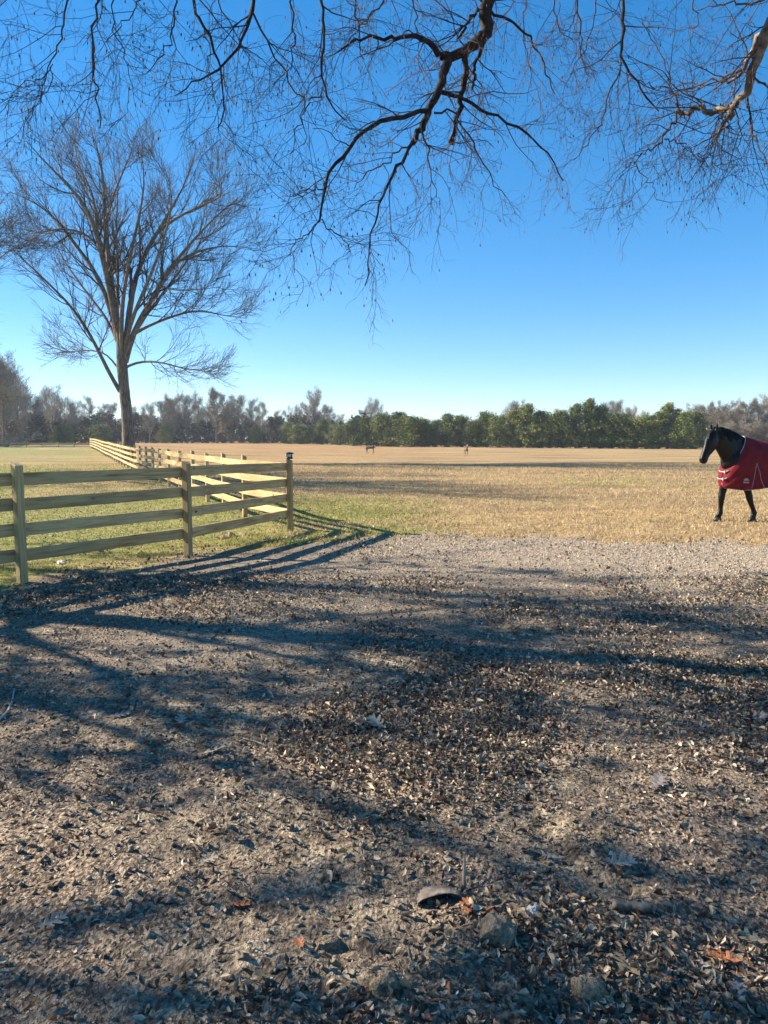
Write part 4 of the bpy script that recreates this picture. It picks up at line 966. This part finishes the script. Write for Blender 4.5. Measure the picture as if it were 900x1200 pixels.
# ------------------------------------------------------------------ deer
M['deer'] = noise_mat('deer_coat', [(0.3, (0.10, 0.065, 0.045)), (0.7, (0.20, 0.14, 0.095))], (1, 1, 1), 4, 4, .85, .1)
M['white_fur'] = plain('white_fur', (0.62, 0.58, 0.52), .9)
def build_deer(px, py, ang, label, scale, antler=False):
    g = G(px, py); root = empty('deer', (g.x, g.y, gz(g.x, g.y)), ang); root.scale = (scale,) * 3; tag(root, label, 'deer', 'deer out in the field')
    bm = bmesh.new()
    loft(bm, [((.36, 0, .72), .10, .08), ((.25, 0, .72), .16, .12), ((0, 0, .71), .165, .14), ((-.3, 0, .73), .15, .13), ((-.45, 0, .76), .13, .11), ((-.53, 0, .75), .07, .06)], 12)
    loft(bm, [((.25, 0, .78), .12, .07), ((.36, 0, .93), .095, .07), ((.43, 0, 1.06), .075, .06)], 10)
    loft(bm, [((.38, 0, 1.10), .08, .065), ((.47, 0, 1.10), .08, .065), ((.58, 0, 1.05), .045, .04), ((.63, 0, 1.03), .026, .022)], 10)
    for s in (-1, 1): loft(bm, [((.41, s * .04, 1.13), .022, .03), ((.39, s * .09, 1.19), .022, .03), ((.37, s * .12, 1.23), .008, .01)], 8)
    for x, y, k in ((.28, .08, .03), (.24, -.08, -.06), (-.40, .08, -.05), (-.36, -.08, .08)):
        loft(bm, [((x, y, .68), .09, .055), ((x + k * .3, y, .5), .05, .035), ((x + k * .2 - (.05 if x < 0 else 0), y, .34), .03, .025), ((x + k, y, .15), .02, .018), ((x + k + .01, y, .02), .024, .02)], 8)
    remeshed('body', bm, M['deer'], root, .02, 2)
    bm = bmesh.new(); loft(bm, [((-.50, 0, .85), .03, .03), ((-.58, 0, .80), .05, .045), ((-.60, 0, .66), .045, .04), ((-.58, 0, .58), .015, .015)], 8); remeshed('tail', bm, M['white_fur'], root, .015, 1)
    bm = bmesh.new(); loft(bm, [((.41, 0, .93), .03, .045), ((.46, 0, 1.00), .03, .04)], 8); remeshed('throat_patch', bm, M['white_fur'], root, .012, 1)
    bm = bmesh.new(); loft(bm, [((.60, 0, 1.045), .032, .028), ((.645, 0, 1.025), .022, .02)], 8); remeshed('muzzle', bm, M['white_fur'], root, .012, 1)
build_deer(433, 533, math.pi - .35, 'deer standing side-on in the field, the left one of two', 1.1)
build_deer(546, 535.5, -math.pi / 2 + .15, 'deer facing the camera end-on in the field, the right one of two', .95)

# ------------------------------------------------------------------ leaves, gravel, grass
def leaf_geo(n, r, L, wr=.21):
    """n folded leaves, 4 triangles each, local: x along the leaf; returns (n,5,3)"""
    l = L[:, None]; wv = l * wr * (0.7 + .6 * r.random((n, 1))); fold = l * (.05 + .42 * r.random((n, 1))); curl = l * (r.random((n, 1)) * .6 - .1)
    z0 = np.zeros((n, 1)); sk = (r.random((n, 1)) - .5) * l * .3
    def row(x, y, z): return np.concatenate([x, y, z], 1)
    k2 = curl * (.3 + r.random((n, 1))); f2 = fold * (.5 + r.random((n, 1)))
    base = row(-l / 2, z0, curl); tip = row(l / 2, sk, k2)
    a1 = row(-l * .22, wv * .9, fold * .8 + curl * .2); a2 = row(l * .16, wv * .85 + sk * .35, fold + k2 * .15); b1 = row(-l * .18, -wv, f2 + curl * .2); b2 = row(l * .2, -wv * .75 + sk * .35, f2 * .8 + k2 * .15)
    m1 = row(-l * .2, z0, curl * .2); m2 = row(l * .18, sk * .4, k2 * .15)
    return np.stack([base, a1, a2, tip, b2, b1, m1, m2], 1)
def place(Vl, pos, r, tilt=.5):
    n = len(Vl); yaw = r.random(n) * 2 * np.pi; p1 = r.normal(size=n) * tilt; p2 = r.normal(size=n) * tilt
    c, s = np.cos(yaw), np.sin(yaw); x, y, z = Vl[..., 0], Vl[..., 1], Vl[..., 2]
    y, z = y * np.cos(p1)[:, None] - z * np.sin(p1)[:, None], y * np.sin(p1)[:, None] + z * np.cos(p1)[:, None]
    x, z = x * np.cos(p2)[:, None] - z * np.sin(p2)[:, None], x * np.sin(p2)[:, None] + z * np.cos(p2)[:, None]
    X = x * c[:, None] - y * s[:, None]; Y = x * s[:, None] + y * c[:, None]
    return np.stack([X, Y, z], -1) + pos[:, None, :]
LT = np.array([[0, 6, 1], [1, 6, 7], [1, 7, 2], [2, 7, 3], [3, 7, 4], [4, 7, 6], [4, 6, 5], [5, 6, 0]])
def leaf_cols(n, r):
    t = r.random((n, 1)); v = .55 + .65 * r.random((n, 1))
    c = np.where(t < .34, np.array([[.12, .085, .06]]), np.where(t < .70, np.array([[.36, .285, .195]]), np.where(t < .94, np.array([[.58, .47, .33]]), np.array([[.20, .09, .05]]))))
    return c * v
def litter():
    r = np.random.default_rng(77); X = []; Y = []
    for y0, y1, dens in ((1.5, 3.2, 5200), (3.2, 5.5, 4200), (5.5, 8.5, 1500), (8.5, 12.8, 560)):
        n = int(dens * .64 * 1.05 * (y1 ** 2 - y0 ** 2)); y = np.sqrt(r.random(n) * (y1 ** 2 - y0 ** 2) + y0 ** 2); x = (r.random(n) * 2 - 1) * (y * .66 + .2); X.append(x); Y.append(y)
    X = np.concatenate(X); Y = np.concatenate(Y)
    e = edge_d(X, Y); m = fbm(X * .75, Y * .75, 61, 4) + .16 * np.clip(X / 2.2, -1, 1) * ss(9, 4, Y)
    # packed bare lane on the left middle
    lane = ss(.9, .2, np.abs(Y - 5.1 - .1 * X)) * ss(.9, -.6, X) * .22
    g, gn, gv = zones(X, Y)
    keep = (r.random(len(X)) > .45 * ss(7.6, 9.5, Y) * ss(-3, -1, X)) & (r.random(len(X)) < ss(.31, .60, m - lane) * .95 + .10) & (e < .35) & (r.random(len(X)) > gv * .8)
    X = X[keep]; Y = Y[keep]
    # a sparse scatter on the grass too
    n = 9000; y = 8 + 14 * r.random(n) ** 1.4; x = -(r.random(n)) * (y * .62) + 1.5; k = edge_d(x, y) > 0; X = np.concatenate([X, x[k]]); Y = np.concatenate([Y, y[k]])
    n = len(X); Z = ground_z(X, Y)
    L = (.014 + .024 * r.random(n) ** 1.6) * (1 + .35 * (r.random(n) < .12)) * (.9 + .05 * np.clip(Y, 0, 10))
    V = place(leaf_geo(n, r, L), np.stack([X, Y, Z + .004 + .014 * r.random(n)], 1), r, .7)
    ci = leaf_cols(n, r); k = 260
    # the largest in view: single objects
    order = np.argsort(Y + 10 * (np.abs(X) > Y * .5))[:k]
    rest = np.ones(n, bool); rest[order] = False
    Vr = V[rest]; nr = len(Vr)
    F_ = (np.arange(nr)[:, None, None] * 8 + LT[None]).reshape(-1, 3)
    o = mesh_np('leaf_litter', Vr.reshape(-1, 3), F_, M['litter'], False, np.repeat(ci[rest], 8, 0)); tag(o, 'layer of small dry fallen leaves over the bare yard', 'leaf litter', kind='stuff')
    shapes = []
    for q in range(14):
        vv = place(leaf_geo(1, r, np.array([.040 + .02 * r.random()])), np.zeros((1, 3)), r, .35)[0]
        shapes.append(mesh_np('leaf', vv, LT, M['litter'], False, np.repeat(leaf_cols(1, r), 8, 0), link=False))
    for q, i in enumerate(order):
        o = obj('leaf', shapes[q % 14], ground, (X[i], Y[i], Z[i] + .012)); o.rotation_euler = (0, 0, r.random() * 6.28)
    print('leaves', n)
litter()
def crumbs_and_gravel():
    r = np.random.default_rng(88)
    O = np.array([[1, 0, 0], [0, 1, 0], [-1, 0, 0], [0, -1, 0], [0, 0, .8], [0, 0, -.6]], float); OF = np.array([[0, 1, 4], [1, 2, 4], [2, 3, 4], [3, 0, 4], [1, 0, 5], [2, 1, 5], [3, 2, 5], [0, 3, 5]])
    def stones(name, X, Y, S_, C, label, cat):
        n = len(X); P = O[None] * S_[:, None, None] * (0.6 + .8 * r.random((n, 6, 1))) + r.normal(size=(n, 6, 3)) * S_[:, None, None] * .18
        P = place(P, np.stack([X, Y, ground_z(X, Y) + S_ * .25], 1), r, .5)
        f = (np.arange(n)[:, None, None] * 6 + OF[None]).reshape(-1, 3); o = mesh_np(name, P.reshape(-1, 3), f, M['stone'], False, np.repeat(C, 6, 0)); tag(o, label, cat, kind='stuff')
    n = 75000; y = 6.0 + 7.2 * r.random(n); x = -3 + 12 * r.random(n); g, gn, gv = zones(x, y); k = (r.random(n) < gv * .9) & (np.abs(x) < y * .62); x = x[k]; y = y[k]; n = len(x)
    stones('gravel', x, y, .005 + .010 * r.random(n) ** 2, np.array([[.42, .34, .25]]) * (.45 + .9 * r.random((n, 1))), 'pale grey gravel spread along the edge of the field', 'gravel')
    n = 15000; y = np.sqrt(1.5 ** 2 + r.random(n) * (6.5 ** 2 - 1.5 ** 2)); x = (r.random(n) * 2 - 1) * y * .62; m = fbm(x * .75, y * .75, 61, 4) + .16 * np.clip(x / 2.2, -1, 1); k = r.random(n) < ss(.62, .36, m) + .12; x = x[k]; y = y[k]; n = len(x)
    stones('soil_crumbs', x, y, .004 + .011 * r.random(n) ** 4, np.array([[.25, .205, .15]]) * (.6 + .7 * r.random((n, 1))), 'crumbs of dry tan soil scattered between the leaves', 'soil')
crumbs_and_gravel()
def grass():
    r = np.random.default_rng(99)
    def blades(name, n, y0, y1, pw, label, cond, hcol, hh, wd):
        u = r.random(n) ** pw; y = y0 + (y1 - y0) * u; x = (r.random(n) * 2 - 1) * (y * .60 + .5); g, gn, gv = zones(x, y)
        k = cond(x, y, g, gn, r); x = x[k]; y = y[k]; gn = gn[k]; n = len(x)
        cl = fbm(x * 2.2, y * 2.2, 15, 3); h = hh * (.45 + 1.1 * r.random(n)) * (.5 + cl) * (1 + y / 60); a = r.random(n) * 6.28; w_ = wd * (.6 + .8 * r.random(n)) * (1 + y / 25)
        z = ground_z(x, y) - .004; lean = r.normal(size=(n, 2)) * h[:, None] * .65
        dx, dy = np.cos(a) * w_, np.sin(a) * w_
        V = np.stack([np.stack([x - dx, y - dy, z], 1), np.stack([x + dx, y + dy, z], 1), np.stack([x + lean[:, 0], y + lean[:, 1], z + h], 1)], 1)
        C = hcol(x, y, gn, n, r); o = mesh_np(name, V.reshape(-1, 3), np.arange(n * 3).reshape(-1, 3), M['grass'], False, np.repeat(C, 3, 0)); tag(o, label, 'grass', kind='stuff'); print(name, n)
    tanc = lambda n, r: np.where(r.random((n, 1)) < .25, np.array([[.34, .22, .11]]), np.array([[.55, .425, .24]])) * (.6 + .7 * r.random((n, 1)))
    grc = lambda n, r: np.where(r.random((n, 1)) < .35, np.array([[.46, .40, .13]]), np.array([[.22, .28, .055]])) * (.6 + .8 * r.random((n, 1)))
    def mixc(x, y, gn, n, r):
        nz = fbm(x * .6, y * 1.2, 19, 3); s = (gn * 1.15 + (nz - .5) * 1.0 > r.random(n) * .9) & (gn > .06); return np.where(s[:, None], grc(n, r), tanc(n, r))
    infield = lambda x, y: x > fence_x(y)
    blades('dormant_grass', 230000, 11, 46, 1.25, 'short straw-coloured dormant grass of the open field', lambda x, y, g, gn, r: (g > .45 + .3 * r.random(len(x))) & infield(x, y), mixc, .045, .0042)
    blades('paddock_grass', 130000, 7.2, 46, 1.25, 'patchy green grass inside the fenced paddock', lambda x, y, g, gn, r: (g > .45 + .3 * r.random(len(x))) & ~infield(x, y), mixc, .04, .004)
grass()
# big lobed oak leaves, each one a thing
def lobed_leaf(name, g, L, col, yaw, tilt, seed, label):
    r = random.Random(seed); bm = bmesh.new(); n = 5; left = []; right = []
    prof = [(-.5, .012), (-.42, .03), (-.36, .12), (-.30, .15), (-.25, .06), (-.19, .07), (-.14, .24), (-.06, .27), (-.02, .09), (.05, .10), (.10, .27), (.18, .28), (.21, .10), (.27, .09), (.32, .19), (.39, .17), (.40, .07), (.5, .0)]
    curl = r.uniform(.05, .3)
    def v(x, y): return bm.verts.new((x * L, y * L, L * (curl * (x * x * 1.6 + y * y * 4.5) + r.uniform(-.012, .012))))
    mid = [v(x, 0) for x, _ in prof]; le = [v(x + (.07 if w_ > .1 else 0), w_ * r.uniform(.8, 1.15)) for x, w_ in prof[:-1]]; ri = [v(x + (.07 if w_ > .1 else 0), -w_ * r.uniform(.8, 1.15)) for x, w_ in prof[:-1]]
    for k in range(len(prof) - 2):
        bm.faces.new((mid[k], mid[k + 1], le[k + 1], le[k])); bm.faces.new((mid[k + 1], mid[k], ri[k], ri[k + 1]))
    bm.faces.new((mid[-2], mid[-1], le[-1])); bm.faces.new((mid[-1], mid[-2], ri[-1]))
    s0 = [bm.verts.new((-.5 * L, y, 0.01 * L)) for y in (-.006 * L, .006 * L)]; s1 = [bm.verts.new((-.72 * L, y + .03 * L, .05 * L)) for y in (-.005 * L, .005 * L)]; bm.faces.new((s0[0], s0[1], s1[1], s1[0]))
    me = bpy.data.meshes.new(name); bm.to_mesh(me); bm.free()
    a = me.color_attributes.new('col', 'FLOAT_COLOR', 'POINT'); a.data.foreach_set('color', np.tile(np.array([*col, 1], np.float32), len(me.vertices)))
    me.materials.append(M['litter'])
    o = obj(name, me, None, (g.x, g.y, g.z + .014)); o.rotation_euler = (tilt, r.uniform(-.15, .15), yaw)
    m = o.modifiers.new('thick', 'SOLIDIFY'); m.thickness = .001
    tag(o, label, 'leaf', 'large lobed oak leaves on the ground')
pale = (.36, .30, .22); tan_ = (.42, .31, .18); grey = (.26, .22, .19); rust = (.36, .13, .05)
for k, (px, py, L, c, yaw, lb) in enumerate([
    (725, 1020, .135, pale, .2, 'pale lobed oak leaf on the litter right of centre, in tree shade'), (770, 928, .16, grey, 1.0, 'greyish oak leaf lying flat near the right edge of the yard'),
    (443, 855, .16, pale, 2.2, 'whitish oak leaf near the centre of the yard'), (247, 886, .17, pale, .4, 'spiky pale oak leaf on packed dirt left of centre'),
    (60, 1088, .11, pale, .9, 'pale star-like oak leaf near the left edge, in the foreground'), (737, 1140, .14, tan_, 1.7, 'large crumpled tan oak leaf in the right foreground'),
    (850, 1120, .10, rust, 2.6, 'reddish leaf curled at the right foreground edge'), (280, 1062, .085, rust, .1, 'orange-red leaf on bare soil in the left foreground'),
    (548, 1070, .09, rust, 1.5, 'rusty brown curled leaf beside the dark hollow'), (352, 1118, .06, rust, 2.0, 'small rust leaf in the foreground below the bare soil'),
    (648, 1010, .09, grey, 2.9, 'dull grey oak leaf in the shade right of centre'), (880, 1100, .12, tan_, 2.4, 'tan leaf with a split edge at the far right foreground'),
    (862, 1170, .10, grey, 1.1, 'dark brown leaf at the bottom right corner'), (242, 1010, .09, pale, .7, 'light leaf between soil clods left of centre'),
    (140, 842, .13, grey, .5, 'flat grey leaf on the packed dirt at the left'), (700, 1185, .10, pale, .3, 'pale leaf at the bottom edge right of the tan clod'),
    (212, 850, .13, pale, 1.8, 'small pale leaf left of the spiky one on packed dirt'), (884, 845, .17, grey, .2, 'grey leaf at the right edge in the middle yard')]):
    lobed_leaf('oak_leaf', G(px, py), L, c, yaw, random.uniform(-.25, .25), k, lb)
# clods, stick, twigs, stones, hollow bark
def lump(name, g, s, mat, label, cat, seed, flat=.65, group=None, sub=3):
    r = np.random.default_rng(seed); bm = bmesh.new(); bmesh.ops.create_icosphere(bm, subdivisions=sub, radius=1)
    for v in bm.verts:
        c = v.co; q = float(fbm(np.array([c.x * 2.1 + seed * 3 + 20]), np.array([c.y * 2.1 + c.z * 1.7 + 20]), seed, 4)[0]); q2 = float(vnoise(np.array([c.x * 7 + 90]), np.array([c.y * 7 + c.z * 6 + 90]), seed)[0])
        v.co = c * (.6 + .8 * q + .14 * q2)
    me = bpy.data.meshes.new(name); bm.to_mesh(me); bm.free(); me.materials.append(mat)
    o = obj(name, me, None, (g.x, g.y, g.z + s[2] * .12)); o.scale = s; o.rotation_euler = (0, 0, r.random() * 6); return tag(o, label, cat, group)
M['clod'] = noise_mat('dry_soil_clod', [(0.3, (0.15, 0.11, 0.07)), (0.5, (0.30, 0.23, 0.145)), (0.75, (0.42, 0.33, 0.21))], (1, 1, 1), 3, 8, .95, .8, .05)
M['rock'] = noise_mat('pale_stone', [(0.3, (0.42, 0.39, 0.34)), (0.7, (0.62, 0.58, 0.52))], (1, 1, 1), 3, 6, .85, .5, .05)
lump('soil_clod', G(583, 1098), (.055, .06, .05), M['clod'], 'rounded tan clod of dry soil, the larger one in the foreground', 'soil clod', 3, group='clods of dry soil')
lump('soil_clod', G(692, 1168), (.052, .04, .035), M['clod'], 'tan clod half buried in leaves at the bottom right', 'soil clod', 4, group='clods of dry soil')
lump('soil_clod', G(450, 1160), (.04, .04, .03), M['clod'], 'small clod in the foreground just left of the centre', 'soil clod', 5, group='clods of dry soil')
lump('soil_clod', G(385, 1105), (.04, .03, .025), M['clod'], 'flat clod on the bare soil left of centre', 'soil clod', 6, group='clods of dry soil')
lump('soil_clod', G(625, 1078), (.022, .02, .018), M['rock'], 'little pale lump beside the large clod', 'soil clod', 7, group='clods of dry soil')
lump('stone', G(43, 655), (.08, .06, .055), M['rock'], 'white stone in the grass just behind the leftmost fence post', 'stone', 8)
lump('stone', G(72, 660), (.10, .05, .03), M['rock'], 'flat pale stone right of the white stone behind the fence', 'stone', 9)
for k, (px, py, s) in enumerate([(262, 632, .10), (270, 630, .13), (284, 628, .09), (293, 629, .07)]):
    lump('dirt_lump', G(px, py), (s, s * .6, s * .5), M['clod'], ['leftmost brown dirt lump under the fence before the lantern post', 'largest brown dirt lump under the fence before the lantern post', 'third brown dirt lump under the fence before the lantern post', 'rightmost small dirt lump under the fence before the lantern post'][k], 'dirt lump', 20 + k, group='dirt lumps under the fence')
def stick(name, pts, r0, r1, label, mat, cat='stick', side=7):
    P = [np.array(p) for p in pts]; base = P[0].copy(); Pq, Rq = resample([p - base for p in P], np.linspace(r0, r1, len(P)), 14)
    r = np.random.default_rng(len(label)); v, f = tubes([(Pq, Rq)], side); v += (r.random(v.shape) - .5) * r0 * .35
    caps = [np.arange(side)[::-1][None], (np.arange(side) + len(v) - side)[None]]
    o = mesh_np(name, v, [f] + caps, mat, True); o.location = base; return tag(o, label, cat)
def gp(px, py, up=.01): p = G(px, py); return (p.x, p.y, p.z + up)
stick('bark_stick', [gp(718, 1066, .016), gp(732, 1067, .018), gp(748, 1069, .018), gp(764, 1072, .016)], .017, .015, 'short thick bark stick on the leaves right of centre', M['bark_pale'])
stick('curved_twig', [gp(-2, 845), gp(8, 836), gp(14, 822), gp(17, 808)], .008, .004, 'pale curved twig at the left edge of the yard', M['rock'], 'twig')
stick('thin_twig', [gp(318, 1178), gp(326, 1168, .02), gp(338, 1154, .03)], .003, .002, 'thin straight twig at the bottom left of centre', M['twig'], 'twig')
stick('thin_twig', [gp(285, 868), gp(300, 872, .012), gp(330, 884, .012)], .005, .003, 'thin twig on the ground right of the spiky leaf', M['bark'], 'twig')
# curled bark shell making the dark hollow
def shell():
    g = G(517, 1052); V = []; Fq = []; n, m = 16, 10
    for i in range(n + 1):
        for j in range(m + 1):
            u = i / n; a = j / m * math.pi; k = (1 - .45 * u * u) * (1 + .06 * math.sin(i * 1.7 + j * 1.3))
            V.append((-math.cos(a) * .088 * k, -.035 + u * .11, math.sin(a) * .042 * k * (1 - .7 * u ** 3) - .004))
    for i in range(n):
        for j in range(m): a = i * (m + 1) + j; Fq.append((a, a + 1, a + m + 2, a + m + 1))
    o = mesh_np('curled_bark', np.array(V), np.array(Fq), M['bark'], True); o.location = (g.x, g.y, g.z + .003); o.rotation_euler = (0, 0, .10)
    q = o.modifiers.new('thick', 'SOLIDIFY'); q.thickness = .003; tag(o, 'dark curled piece of bark forming a hollow in the foreground', 'bark')
shell()
stick('dry_husk', [gp(544, 1050, .0), gp(543, 1040, .03), gp(544, 1030, .055), gp(545, 1018, .075)], .009, .002, 'upright dry brown husk beside the curled bark', M['bark_pale'], 'husk', 5)

# ------------------------------------------------------------------ thin air between here and the far wood
def haze():
    bm = bmesh.new(); bmesh.ops.create_cube(bm, size=1); me = bpy.data.meshes.new('haze'); bm.to_mesh(me); bm.free()
    m = bpy.data.materials.new('thin_air'); m.use_nodes = True; t = m.node_tree; t.nodes.clear(); o_ = t.nodes.new('ShaderNodeOutputMaterial'); v = t.nodes.new('ShaderNodeVolumePrincipled')
    v.inputs['Color'].default_value = (.80, .88, 1, 1); v.inputs['Density'].default_value = 0.00032; v.inputs['Anisotropy'].default_value = 0.3
    t.links.new(v.outputs[0], o_.inputs['Volume']); me.materials.append(m)
    o = obj('haze', me); o.scale = (2400, 2400, 40); o.location = (0, 600, 40 / 2 - 3.0); tag(o, 'thin blue air over the field', 'haze', kind='stuff')
haze()
